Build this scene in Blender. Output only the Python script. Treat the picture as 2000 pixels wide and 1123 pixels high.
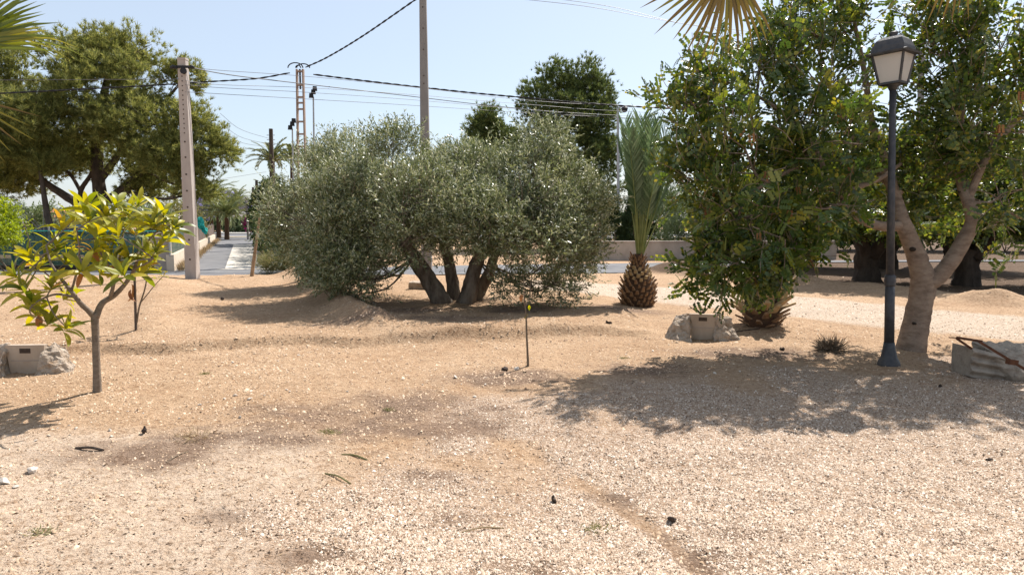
import bpy, bmesh, math, random
import numpy as np
from mathutils import Vector, Matrix, noise as mnoise
R = math.radians
for _o in list(bpy.data.objects): bpy.data.objects.remove(_o)
sc = bpy.context.scene
COL = sc.collection

# ------------------------------------------------------------------ camera, sky, sun, exposure
FPX, CX, CY, CAMZ, PITCH = 1333.0, 1000.0, 561.5, 1.6, math.atan(129.5/1333.0)
cam_d = bpy.data.cameras.new('camera'); cam = bpy.data.objects.new('camera', cam_d); COL.objects.link(cam)
cam_d.sensor_width = 36; cam_d.lens = 36*FPX/2000; cam_d.clip_start = 0.05; cam_d.clip_end = 3000
cam.location = (0, 0, CAMZ); cam.rotation_euler = (R(90)-PITCH, 0, 0)
sc.camera = cam
SUN_DIR = np.array([0.56, 0.83, 0.0]); SUN_DIR /= np.linalg.norm(SUN_DIR); SUN_EL = R(51)
world = bpy.data.worlds.new('World'); sc.world = world; world.use_nodes = True
wn = world.node_tree.nodes; wl = world.node_tree.links
sky = wn.new('ShaderNodeTexSky'); sky.sky_type = 'NISHITA'; sky.sun_disc = False
sky.sun_elevation = SUN_EL; sky.sun_rotation = math.atan2(SUN_DIR[0], SUN_DIR[1])
sky.air_density = 1.0; sky.dust_density = 1.2; sky.ozone_density = 6.0; sky.altitude = 50
wn['Background'].inputs[1].default_value = 0.102
# pale even haze over the clear sky
sky_t = wn.new('ShaderNodeMix'); sky_t.data_type = 'RGBA'; sky_t.blend_type = 'MULTIPLY'; sky_t.inputs['Factor'].default_value = 1
wl.new(sky.outputs[0], sky_t.inputs['A']); sky_t.inputs['B'].default_value = (1.12, 1.02, .90, 1)
sky_h = wn.new('ShaderNodeMix'); sky_h.data_type = 'RGBA'; sky_h.inputs['Factor'].default_value = .5
wl.new(sky_t.outputs['Result'], sky_h.inputs['A']); sky_h.inputs['B'].default_value = (4.6, 5.0, 5.5, 1)
wl.new(sky_h.outputs['Result'], wn['Background'].inputs[0])
sun_d = bpy.data.lights.new('sun', 'SUN'); sun_d.energy = 5.0; sun_d.angle = R(0.55); sun_d.color = (1, 0.945, 0.885)
sun = bpy.data.objects.new('sun', sun_d); COL.objects.link(sun)
_s = Vector((SUN_DIR[0]*math.cos(SUN_EL), SUN_DIR[1]*math.cos(SUN_EL), math.sin(SUN_EL)))
sun.rotation_euler = _s.to_track_quat('Z', 'Y').to_euler(); sun.location = _s*60
sc.view_settings.view_transform = 'Standard'; sc.view_settings.look = 'None'
sc.view_settings.exposure = 0.84; sc.view_settings.gamma = 1
sc.render.engine = 'CYCLES'; sc.cycles.use_denoising = True
sc.cycles.max_bounces = 8; sc.cycles.transparent_max_bounces = 12
sc.cycles.diffuse_bounces = 4

# ------------------------------------------------------------------ helpers
cP, sP = math.cos(PITCH), math.sin(PITCH)
def ray(px, py):
    a = (px-CX)/FPX; b = (CY-py)/FPX
    return np.array([a, cP + b*sP, -sP + b*cP])
def at(px, py, Y):                       # the point of a pixel's direction that lies Y metres ahead
    d = ray(px, py); return np.array([0, 0, CAMZ]) + d*(Y/d[1])
def g0(px, py, z=0.0):                   # where a pixel's direction meets the level z
    d = ray(px, py); return np.array([0, 0, CAMZ]) + d*((z-CAMZ)/d[2])

def vnoise(x, y, seed=0):
    x = np.asarray(x, float); y = np.asarray(y, float)
    xi = np.floor(x).astype(np.int64); yi = np.floor(y).astype(np.int64); fx = x-xi; fy = y-yi
    def h(a, b):
        n = (a*374761393 + b*668265263 + seed*1442695041) & 0xffffffff
        n = ((n ^ (n >> 13))*1274126177) & 0xffffffff
        return ((n ^ (n >> 16)) & 0xffff)/65535.0
    u = fx*fx*(3-2*fx); v = fy*fy*(3-2*fy)
    return (h(xi, yi)*(1-u)+h(xi+1, yi)*u)*(1-v) + (h(xi, yi+1)*(1-u)+h(xi+1, yi+1)*u)*v
def fbm(x, y, s, seed=0, o=3):
    t = 0; a = 1; n = 0
    for k in range(o):
        t = t + a*(vnoise(np.asarray(x)*s*2**k, np.asarray(y)*s*2**k, seed+k)-0.5); n += a; a *= .5
    return t/n*2
def sstep(t): t = np.clip(t, 0, 1); return t*t*(3-2*t)
def pdist(x, y, pts):
    d = np.full(np.shape(x), 1e9)
    for (a, b), (c, e) in zip(pts[:-1], pts[1:]):
        ux, uy = c-a, e-b; L = ux*ux+uy*uy+1e-9
        t = np.clip(((x-a)*ux+(y-b)*uy)/L, 0, 1)
        d = np.minimum(d, np.hypot(x-a-t*ux, y-b-t*uy))
    return d
def gp(*pp): return [tuple(g0(*p)[:2]) for p in pp]

LEDGE = gp((-200, 712), (0, 705), (150, 692), (400, 690), (700, 676), (1000, 668), (1200, 655))
LX = [p[0] for p in LEDGE]; LY = [p[1] for p in LEDGE]
BERM_L = gp((315, 556), (322, 580), (312, 610), (285, 655))
BERM_R = gp((575, 545), (610, 562), (645, 592), (690, 625), (742, 657))
BERM_F = gp((742, 657), (900, 664), (1080, 650), (1210, 636))
BERM_O = gp((1530, 552), (1640, 560), (1760, 568), (1900, 588), (2080, 606), (2400, 640))
HEAPS = [(g0(1322, 532), .42, .75), (g0(1395, 540), .22, .8), (g0(1940, 592), .22, .6), (g0(1560, 556), .10, .7)]
P2 = g0(1487, 632)
BROWN_LINE = gp((835, 762), (890, 808), (960, 848), (1080, 905), (1200, 975), (1300, 1050), (1400, 1130))  # shallow sunken line across the yard, browner and with thinner gravel
def G(x, y):
    x = np.asarray(x, float); y = np.asarray(y, float)
    near = sstep((26-y)/6)*sstep((16-np.abs(x))/4)
    ye = np.interp(x, LX, LY) + fbm(x, y*.2, 1.9, 5, 2)*.24
    z = .12*sstep((y-ye)/.17)*sstep((2.6-x)/1.5)*sstep((19.6-y)/.8)
    br = 1+fbm(x, y, 1.6, 11, 4)*.38
    z = z + .09*np.exp(-(pdist(x, y, BERM_L)/.42)**2)*br
    z = z + np.maximum(.23*np.exp(-(pdist(x, y, BERM_R)/.32)**1.7)*sstep((y-9.0)/1.6+.25), .09*np.exp(-(pdist(x, y, BERM_F)/.40)**2))*br
    z = z + .11*np.exp(-(pdist(x, y, BERM_O)/.42)**2)*br
    for p, h, w in HEAPS: z = z + h*np.exp(-(np.hypot(x-p[0], (y-p[1])*1.2)/w)**2)*br
    z = z + .07*np.exp(-(np.hypot(x-P2[0], y-P2[1])/.8)**2)
    z = z - .018*np.exp(-(pdist(x, y, BROWN_LINE)/.07)**2)*(.4+vnoise(x*2, y*2, 61))
    z = z + near*(.035*fbm(x, y, .8, 21) + .020*fbm(x, y, 3.1, 31) + .013*fbm(x, y, 8, 41, 3))
    return z
def gpt(px, py):                          # pixel -> point on the uneven ground
    p = g0(px, py)
    for _ in range(8): p = g0(px, py, float(G(p[0], p[1])))
    return p

def npmesh(name, V, F, mat=None, smooth=False):
    V = np.ascontiguousarray(V, np.float32); F = np.asarray(F)
    me = bpy.data.meshes.new(name); n, k = F.shape
    me.vertices.add(len(V)); me.vertices.foreach_set('co', V.ravel())
    me.loops.add(n*k); me.loops.foreach_set('vertex_index', F.ravel().astype(np.int32))
    me.polygons.add(n); me.polygons.foreach_set('loop_start', np.arange(0, n*k, k, dtype=np.int32))
    me.polygons.foreach_set('loop_total', np.full(n, k, np.int32))
    if smooth: me.polygons.foreach_set('use_smooth', np.ones(n, bool))
    me.update(calc_edges=True); me.validate()
    if mat: me.materials.append(mat)
    return me
class MB:
    def __init__(s): s.v = []; s.f = []; s.n = 0
    def add(s, V, F):
        s.v.append(np.asarray(V, float).reshape(-1, 3)); s.f += [tuple(int(i)+s.n for i in f) for f in F]; s.n += len(s.v[-1]); return s
    def box(s, c, d, rz=0, taper=1.0, M=None):
        x, y, z = d[0]/2, d[1]/2, d[2]/2; t = taper
        V = np.array([(-x,-y,-z),(x,-y,-z),(x,y,-z),(-x,y,-z),(-x*t,-y*t,z),(x*t,-y*t,z),(x*t,y*t,z),(-x*t,y*t,z)])
        if rz: V = V @ np.array([[math.cos(rz), math.sin(rz), 0], [-math.sin(rz), math.cos(rz), 0], [0, 0, 1]])
        if M is not None: V = V @ np.asarray(M).T
        return s.add(V+np.asarray(c), [(0,3,2,1),(4,5,6,7),(0,1,5,4),(1,2,6,5),(2,3,7,6),(3,0,4,7)])
    def bar(s, a, b, w, h=None):
        a = np.asarray(a, float); b = np.asarray(b, float); d = b-a; L = np.linalg.norm(d); d /= L
        u = np.cross(d, (0, 0, 1) if abs(d[2]) < .9 else (1, 0, 0)); u /= np.linalg.norm(u); v = np.cross(u, d)
        return s.box((a+b)/2, (w, h or w, L), M=np.stack([u, v, d], 1))
    def tube(s, P, rad, sides=8, wob=0, seed=0):
        P = np.asarray(P, float); n = len(P); rad = np.broadcast_to(np.asarray(rad, float), (n,))
        T = np.gradient(P, axis=0); T /= np.linalg.norm(T, axis=1)[:, None]+1e-9
        u = np.cross(T[0], (0.3, 1, .1)); u /= np.linalg.norm(u); V = []
        rg = np.random.default_rng(seed)
        lob = 1+wob*rg.normal(size=sides)
        for i in range(n):
            u = u-T[i]*np.dot(u, T[i]); u /= np.linalg.norm(u)+1e-9; w = np.cross(T[i], u)
            a = np.arange(sides)*2*math.pi/sides
            rr = rad[i]*(lob+(wob*.5*rg.normal(size=sides) if wob else 0))
            V.append(P[i]+(np.cos(a)*rr)[:, None]*u+(np.sin(a)*rr)[:, None]*w)
        F = [(i*sides+j, i*sides+(j+1) % sides, (i+1)*sides+(j+1) % sides, (i+1)*sides+j) for i in range(n-1) for j in range(sides)]
        F += [tuple(range(sides))[::-1], tuple((n-1)*sides+j for j in range(sides))]
        return s.add(np.concatenate(V), F)
    def mesh(s, name, mat, smooth=False):
        me = bpy.data.meshes.new(name); me.from_pydata(np.concatenate(s.v).tolist(), [], s.f); me.update()
        if smooth: me.polygons.foreach_set('use_smooth', np.ones(len(me.polygons), bool))
        if mat: me.materials.append(mat)
        return me
    def build(s, name, mat, parent=None, smooth=False): return link(name, s.mesh(name, mat, smooth), parent)
def link(name, me, parent=None):
    o = bpy.data.objects.new(name, me); COL.objects.link(o)
    if parent is not None: o.parent = parent; o.matrix_parent_inverse = Matrix.Translation(-parent.location)
    return o
def child(name, me, parent, M=None):      # a child placed by a world matrix
    o = bpy.data.objects.new(name, me); COL.objects.link(o); o.parent = parent
    o.matrix_parent_inverse = Matrix.Translation(-parent.location)
    if M is not None: o.matrix_basis = M
    return o
def tag(o, label=None, cat=None, group=None, kind=None):
    if label: o['label'] = label
    if cat: o['category'] = cat
    if group: o['group'] = group
    if kind: o['kind'] = kind
    return o
def thing(name, loc, label, cat, group=None):
    o = bpy.data.objects.new(name, None); COL.objects.link(o); o.location = tuple(float(c) for c in loc); o.empty_display_size = .2
    return tag(o, label, cat, group)
def smooth_path(P, n=6):                  # Catmull-Rom through points (extra columns ride along)
    P = np.asarray(P, float); Q = np.vstack([2*P[0]-P[1], P, 2*P[-1]-P[-2]]); out = []
    for i in range(1, len(Q)-2):
        for t in np.arange(n)/n:
            a, b, c, d = Q[i-1], Q[i], Q[i+1], Q[i+2]
            out.append(.5*((2*b)+(c-a)*t+(2*a-5*b+4*c-d)*t*t+(3*b-a-3*c+d)*t**3))
    out.append(P[-1]); return np.array(out)
def limb(mb, pts, sides=9, wob=.06, n=5, seed=0):   # pts: (x, y, z, radius)
    Q = smooth_path(pts, n); mb.tube(Q[:, :3], np.maximum(Q[:, 3], .002), sides, wob, seed); return Q
def frames(D, rng, roll=True):
    D = D/np.linalg.norm(D, axis=1)[:, None]
    r = rng.normal(size=D.shape); U = np.cross(D, r); U /= np.linalg.norm(U, axis=1)[:, None]+1e-9
    return np.stack([U, np.cross(D, U), D], 2)      # columns: side, normal, forward
def scatter(TV, TF, P, M, S):
    TV = np.asarray(TV, float); TF = np.asarray(TF); n, k = len(P), len(TV)
    S = np.asarray(S, float); S = S[:, None, None] if S.ndim == 1 else S[:, None, :]
    V = np.einsum('nij,nkj->nki', M, TV[None]*S)+P[:, None, :]
    return V.reshape(-1, 3), (TF[None]+(np.arange(n)*k)[:, None, None]).reshape(-1, TF.shape[1])
def blob(px, py, Y, rx, ry, rd=None):
    s = Y/FPX; return np.concatenate([at(px, py, Y), [rx*s, rd if rd else rx*s, ry*s]])
def in_blobs(B, n, rng, shell=.55, lump=.28, ns=1.6, hole=0, hf=2.0):
    if hole:
        P, d = in_blobs(B, int(n/(1-hole))+1, rng, shell, lump, ns)
        q = P*hf; v = vnoise(q[:, 0]+q[:, 2]*.6, q[:, 1]+q[:, 2]*.8, 301)+vnoise(q[:, 1]-q[:, 0]*.7+9, q[:, 2], 302)+vnoise(q[:, 2]+5, q[:, 0]+q[:, 1]*.5, 303)
        k = np.argsort(-(v+rng.random(len(v))*.35))[:n]; k = rng.permutation(k); return P[k], d[k]
    B = np.asarray(B); w = (B[:, 3]*B[:, 4]*B[:, 5])**.72; k = rng.choice(len(B), n, p=w/w.sum())
    d = rng.normal(size=(n, 3)); d /= np.linalg.norm(d, axis=1)[:, None]
    r = shell+(1-shell)*rng.random(n)**.8; r = np.where(rng.random(n) < .25, rng.random(n)**.5, r)
    c = B[k, :3]; q = d*ns+k[:, None]*7.3
    nz = fbm(q[:, 0]+q[:, 2]*1.7, q[:, 1]-q[:, 2]*1.3, 1.0, 77, 3)
    P = c+d*(r*(1+lump*nz*1.6))[:, None]*B[k, 3:]
    return P, d
LEAF4 = np.array([(0,0,0), (-.5,.08,.5), (0,-.03,1), (.5,.08,.5)]); LEAF4F = [(0,1,2,3)]
def shoots(B, n, rng, slen, per, ll, lw, up=.5, shell=.55, lump=.28, spread=.9, wv=.25, hole=.3, hf=2.0):
    P, d = in_blobs(B, n, rng, shell, lump, 1.6, hole, hf)
    D = d*.7+rng.normal(size=(n, 3))*.5; D[:, 2] += up; D /= np.linalg.norm(D, axis=1)[:, None]
    t = np.tile(np.arange(per)/per, n); P2_ = np.repeat(P, per, 0)+np.repeat(D, per, 0)*(t*slen*np.repeat(.6+.8*rng.random(n), per))[:, None]
    LD = np.repeat(D, per, 0)*.6+rng.normal(size=(n*per, 3))*spread*.6
    M = frames(LD, rng); s = (1-wv+2*wv*rng.random(n*per))
    S = np.stack([lw*s, lw*s, ll*s], 1)
    return scatter(LEAF4, LEAF4F, P2_, M, S), P, D

# ------------------------------------------------------------------ materials
def newmat(name):
    m = bpy.data.materials.new(name); m.use_nodes = True; nt = m.node_tree
    return m, nt.nodes, nt.links, nt.nodes['Principled BSDF']
def ramp(N, L, fac, stops):
    r = N.new('ShaderNodeValToRGB'); e = r.color_ramp.elements
    while len(e) < len(stops): e.new(.5)
    for k, (p, c) in enumerate(stops): e[k].position = p; e[k].color = (*c, 1)
    L.new(fac, r.inputs[0]); return r.outputs[0]
def noise_tex(N, L, scale, detail=5, rough=.6, vec=None, dist=0):
    t = N.new('ShaderNodeTexNoise'); t.inputs['Scale'].default_value = scale; t.inputs['Detail'].default_value = detail
    t.inputs['Roughness'].default_value = rough; t.inputs['Distortion'].default_value = dist
    if vec: L.new(vec, t.inputs['Vector'])
    return t.outputs['Fac']
def surf(name, c1, c2, scale=6, rough=.85, bump=.3, bscale=40, spec=.3, metal=0, c3=None, stretch=None, dist=.01):
    m, N, L, b = newmat(name)
    tc = N.new('ShaderNodeTexCoord'); vec = tc.outputs['Object']
    if stretch:
        mp = N.new('ShaderNodeMapping'); mp.inputs['Scale'].default_value = stretch; L.new(vec, mp.inputs[0]); vec = mp.outputs[0]
    f = noise_tex(N, L, scale, 8, .65, vec)
    st = [(.3, c1), (.7, c2)] if c3 is None else [(.28, c1), (.5, c2), (.72, c3)]
    L.new(ramp(N, L, f, st), b.inputs['Base Color'])
    b.inputs['Roughness'].default_value = rough; b.inputs['Specular IOR Level'].default_value = spec; b.inputs['Metallic'].default_value = metal
    if bump:
        bp = N.new('ShaderNodeBump'); bp.inputs['Strength'].default_value = bump; bp.inputs['Distance'].default_value = dist
        L.new(noise_tex(N, L, bscale, 6, .7, vec), bp.inputs['Height']); L.new(bp.outputs[0], b.inputs['Normal'])
    return m
def leafmat(name, stops, transl=.4, rough=.45, spec=.4, tcol=1.3, per_object=False):
    m, N, L, b = newmat(name)
    if per_object: src = N.new('ShaderNodeObjectInfo').outputs['Random']
    else: src = N.new('ShaderNodeNewGeometry').outputs['Random Per Island']
    col = ramp(N, L, src, stops); L.new(col, b.inputs['Base Color'])
    b.inputs['Roughness'].default_value = rough; b.inputs['Specular IOR Level'].default_value = spec
    tr = N.new('ShaderNodeBsdfTranslucent'); hs = N.new('ShaderNodeHueSaturation'); hs.inputs['Value'].default_value = tcol; hs.inputs['Saturation'].default_value = 1.15
    hs.inputs['Hue'].default_value = .485
    L.new(col, hs.inputs['Color']); L.new(hs.outputs[0], tr.inputs[0])
    mx = N.new('ShaderNodeMixShader'); mx.inputs[0].default_value = transl
    L.new(b.outputs[0], mx.inputs[1]); L.new(tr.outputs[0], mx.inputs[2])
    L.new(mx.outputs[0], N['Material Output'].inputs[0]); return m
def islemat(name, stops, rough=.9):
    m, N, L, b = newmat(name)
    L.new(ramp(N, L, N.new('ShaderNodeNewGeometry').outputs['Random Per Island'], stops), b.inputs['Base Color'])
    b.inputs['Roughness'].default_value = rough; b.inputs['Specular IOR Level'].default_value = .25; return m

M_olive = leafmat('olive_leaf', [(0, (.06,.08,.03)), (.4, (.15,.18,.075)), (.7, (.27,.29,.14)), (1, (.50,.50,.36))], .22, .42, .5, 1.45)
M_carob = leafmat('carob_leaf', [(0, (.034,.062,.016)), (.55, (.080,.125,.026)), (.88, (.17,.20,.034)), (1, (.30,.27,.05))], .30, .34, .5, 1.7)
M_carob_o = leafmat('carob_leaf_single', [(0, (.034,.062,.016)), (.55, (.080,.125,.026)), (.88, (.17,.20,.034)), (1, (.30,.27,.05))], .30, .34, .5, 1.7, True)
M_loquat = leafmat('loquat_leaf', [(0, (.10,.14,.02)), (.3, (.24,.26,.03)), (.8, (.38,.36,.045)), (.97, (.46,.41,.06)), (1, (.33,.15,.05))], .5, .4, .45, 1.35, True)
M_loquat_i = leafmat('loquat_leaf_joined', [(0, (.10,.14,.02)), (.3, (.24,.26,.03)), (.8, (.38,.36,.045)), (1, (.46,.41,.06))], .5, .4, .45, 1.35)
M_pine = leafmat('pine_needle', [(0, (.085,.11,.034)), (.5, (.20,.22,.07)), (1, (.38,.38,.13))], .42, .6, .2, 1.2)
M_pine2 = leafmat('pine_needle_dark', [(0, (.05,.08,.03)), (.6, (.11,.15,.05)), (1, (.22,.25,.08))], .33, .6, .2, 1.2)
M_frond = leafmat('date_frond', [(0, (.07,.12,.05)), (.6, (.13,.19,.09)), (1, (.22,.28,.15))], .25, .35, .5, 1.3)
M_fan = leafmat('fan_frond', [(0, (.09,.065,.025)), (.5, (.15,.11,.035)), (1, (.16,.15,.03))], .22, .45, .4, 1.2)
M_fang = leafmat('fan_frond_green', [(0, (.09,.12,.025)), (.7, (.18,.22,.04)), (1, (.30,.28,.05))], .4, .4, .4, 1.3)
M_farpalm = leafmat('far_palm_frond', [(0, (.09,.12,.045)), (1, (.22,.24,.10))], .25, .5, .3, 1.2)
M_hedge = leafmat('hedge_leaf', [(0, (.02,.045,.012)), (.8, (.05,.085,.022)), (1, (.12,.16,.04))], .25, .5, .4, 1.4)
M_cypress = leafmat('cypress_scale', [(0, (.018,.036,.012)), (1, (.05,.085,.025))], .15, .6, .3, 1.3)
M_pepper = leafmat('pepper_leaf', [(0, (.09,.13,.05)), (1, (.22,.27,.14))], .3, .5, .3, 1.3)
M_lime = leafmat('lime_leaf', [(0, (.18,.26,.03)), (1, (.36,.42,.06))], .45, .45, .3, 1.3)
M_weed = leafmat('weed_blade', [(0, (.13,.15,.05)), (.6, (.24,.23,.10)), (1, (.40,.34,.18))], .3, .7, .2, 1.1)
M_straw = leafmat('straw', [(0, (.22,.15,.08)), (1, (.48,.38,.22))], .25, .8, .2, 1.0)
M_jac = leafmat('jacaranda_flower', [(0, (.25,.21,.42)), (1, (.48,.42,.66))], .3, .7, .2, 1.0)
M_boug = leafmat('bougainvillea', [(0, (.22,.02,.12)), (1, (.45,.06,.25))], .3, .7, .2, 1.0)
M_dryleaf = leafmat('dry_leaf', [(0, (.20,.09,.04)), (1, (.42,.22,.09))], .3, .7, .2, 1.1, True)
M_pod = leafmat('carob_pod', [(0, (.16,.19,.03)), (1, (.28,.28,.05))], .1, .4, .4, 1.1, True)
M_bark_o = surf('olive_bark', (.07,.05,.035), (.20,.155,.115), 9, .95, .9, 30, c3=(.28,.24,.19), stretch=(1,1,.35), dist=.03)
M_bark_c = surf('carob_bark', (.15,.105,.075), (.27,.20,.148), 7, .92, .9, 28, c3=(.36,.285,.215), stretch=(1,1,2.2), dist=.02)
M_bark_d = surf('old_carob_bark', (.03,.022,.016), (.08,.06,.045), 6, .95, .9, 18, stretch=(1,1,.4), dist=.04)
M_bark_p = surf('pine_bark', (.05,.037,.028), (.13,.10,.078), 5, .95, .9, 14, stretch=(1,1,.5), dist=.04)
M_bark_l = surf('loquat_bark', (.14,.11,.085), (.27,.22,.17), 22, .95, .7, 60, stretch=(1,1,1.6))
M_twig = surf('dry_twig', (.10,.075,.05), (.22,.17,.12), 30, .95, .4, 90)
M_wood = surf('weathered_wood', (.20,.12,.065), (.40,.28,.17), 14, .9, .5, 60, stretch=(1,1,.15))
M_darkwood = surf('tarred_wood', (.05,.037,.03), (.11,.085,.068), 10, .9, .5, 40, stretch=(1,1,.15))
M_conc = surf('pole_concrete', (.36,.31,.275), (.45,.40,.36), 4, .9, .25, 60, stretch=(1,1,.4))
M_conc2 = surf('grey_pole_concrete', (.19,.175,.165), (.26,.245,.235), 4, .9, .25, 60, stretch=(1,1,.3))
M_lattice = surf('lattice_concrete', (.24,.17,.13), (.33,.25,.20), 5, .9, .25, 60)
M_box = surf('box_concrete', (.36,.28,.21), (.46,.38,.30), 5, .9, .3, 70)
M_mortar = surf('mortar', (.26,.18,.11), (.56,.47,.38), 7, .95, 1.0, 30, .1, c3=(.40,.27,.17), dist=.05)
M_block = surf('broken_concrete', (.25,.20,.155), (.40,.335,.27), 8, .95, .9, 40, .1, c3=(.50,.425,.34), dist=.03)
M_plaster = surf('wall_plaster', (.36,.30,.25), (.52,.45,.38), 2.2, .95, .3, 25, stretch=(1,1,.5))
M_plaster2 = surf('lane_wall_plaster', (.46,.38,.29), (.60,.51,.40), 2.2, .95, .3, 25)
M_pilaster = surf('pilaster_block', (.28,.24,.21), (.38,.33,.29), 4, .95, .3, 30)
M_iron = surf('lamp_iron', (.026,.027,.031), (.050,.050,.054), 14, .5, .3, 70, .4, c3=(.085,.078,.072))
M_rust = surf('rusty_iron', (.09,.035,.018), (.19,.085,.045), 18, .85, .5, 80, .3, .3)
M_galv = surf('galvanised', (.30,.31,.32), (.40,.41,.42), 8, .5, .1, 40, .5, .3)
M_cable = surf('cable_rubber', (.012,.012,.014), (.025,.025,.028), 20, .6, 0)
M_wire = surf('wire_metal', (.10,.10,.11), (.17,.17,.18), 20, .5, 0)
M_glass = None
def opal():
    m, N, L, b = newmat('opal_glass'); b.inputs['Base Color'].default_value = (.78,.74,.69,1); b.inputs['Roughness'].default_value = .3
    tr = N.new('ShaderNodeBsdfTranslucent'); tr.inputs[0].default_value = (.85,.80,.74,1); mx = N.new('ShaderNodeMixShader'); mx.inputs[0].default_value = .45
    L.new(b.outputs[0], mx.inputs[1]); L.new(tr.outputs[0], mx.inputs[2]); L.new(mx.outputs[0], N['Material Output'].inputs[0]); return m
M_glass = opal()
def meshcloth(name, col, alpha):
    m, N, L, b = newmat(name); b.inputs['Base Color'].default_value = (*col, 1); b.inputs['Roughness'].default_value = .8
    tr = N.new('ShaderNodeBsdfTransparent'); tl = N.new('ShaderNodeBsdfTranslucent'); tl.inputs[0].default_value = (*col, 1)
    m1 = N.new('ShaderNodeMixShader'); m1.inputs[0].default_value = .3; L.new(b.outputs[0], m1.inputs[1]); L.new(tl.outputs[0], m1.inputs[2])
    m2 = N.new('ShaderNodeMixShader'); m2.inputs[0].default_value = alpha
    L.new(tr.outputs[0], m2.inputs[1]); L.new(m1.outputs[0], m2.inputs[2]); L.new(m2.outputs[0], N['Material Output'].inputs[0]); return m
M_cloth = meshcloth('shade_mesh', (.022,.060,.050), .80)
M_cloth2 = meshcloth('shade_mesh_faded', (.075,.115,.09), .9)
M_cloth3 = meshcloth('reed_screen', (.17,.13,.105), .95)
M_teal = surf('teal_cloth', (.02,.32,.28), (.04,.42,.36), 9, .8, .2, 30)
M_asphalt = surf('asphalt', (.115,.115,.12), (.155,.155,.16), 1.2, .95, .3, 60, .15, c3=(.20,.197,.193))
M_strip = surf('concrete_strip', (.46,.42,.36), (.56,.52,.45), 1.5, .92, .2, 40)
M_paint = surf('road_paint', (.62,.60,.54), (.72,.70,.64), 4, .8, 0)
M_paint_y = surf('yellow_kerb', (.55,.40,.16), (.62,.48,.22), 4, .8, 0)
M_boot = surf('palm_boot', (.12,.065,.035), (.26,.165,.095), 14, .95, .6, 60, c3=(.36,.26,.16))
M_bootcut = surf('palm_boot_cut', (.30,.21,.11), (.46,.36,.21), 14, .95, .5, 60)
M_fibre = surf('palm_fibre', (.045,.025,.016), (.12,.07,.04), 25, .98, .9, 70)
M_rachis = surf('palm_rachis', (.15,.19,.06), (.25,.28,.10), 6, .6, .1, 40)
M_stone = surf('limestone_chip', (.46,.38,.30), (.66,.60,.52), 12, .9, .4, 60)
M_clod = surf('dark_clod', (.035,.025,.02), (.09,.065,.05), 20, .95, .8, 60)
M_tile = surf('roof_tile', (.48,.16,.075), (.60,.25,.13), 1.5, .9, .3, 4)
M_house = surf('house_wall', (.55,.50,.44), (.62,.57,.50), 2, .9, .1, 20)
M_hill = surf('hill_scrub', (.16,.14,.15), (.24,.20,.20), .03, .95, 0)
M_carp = surf('car_paint', (.16,.21,.23), (.18,.23,.25), 3, .35, 0, spec=.5)
M_carg = surf('car_glass', (.02,.025,.03), (.03,.035,.04), 3, .08, 0, spec=.6)
M_tyre = surf('tyre', (.015,.015,.015), (.025,.025,.025), 3, .9, 0)

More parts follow.
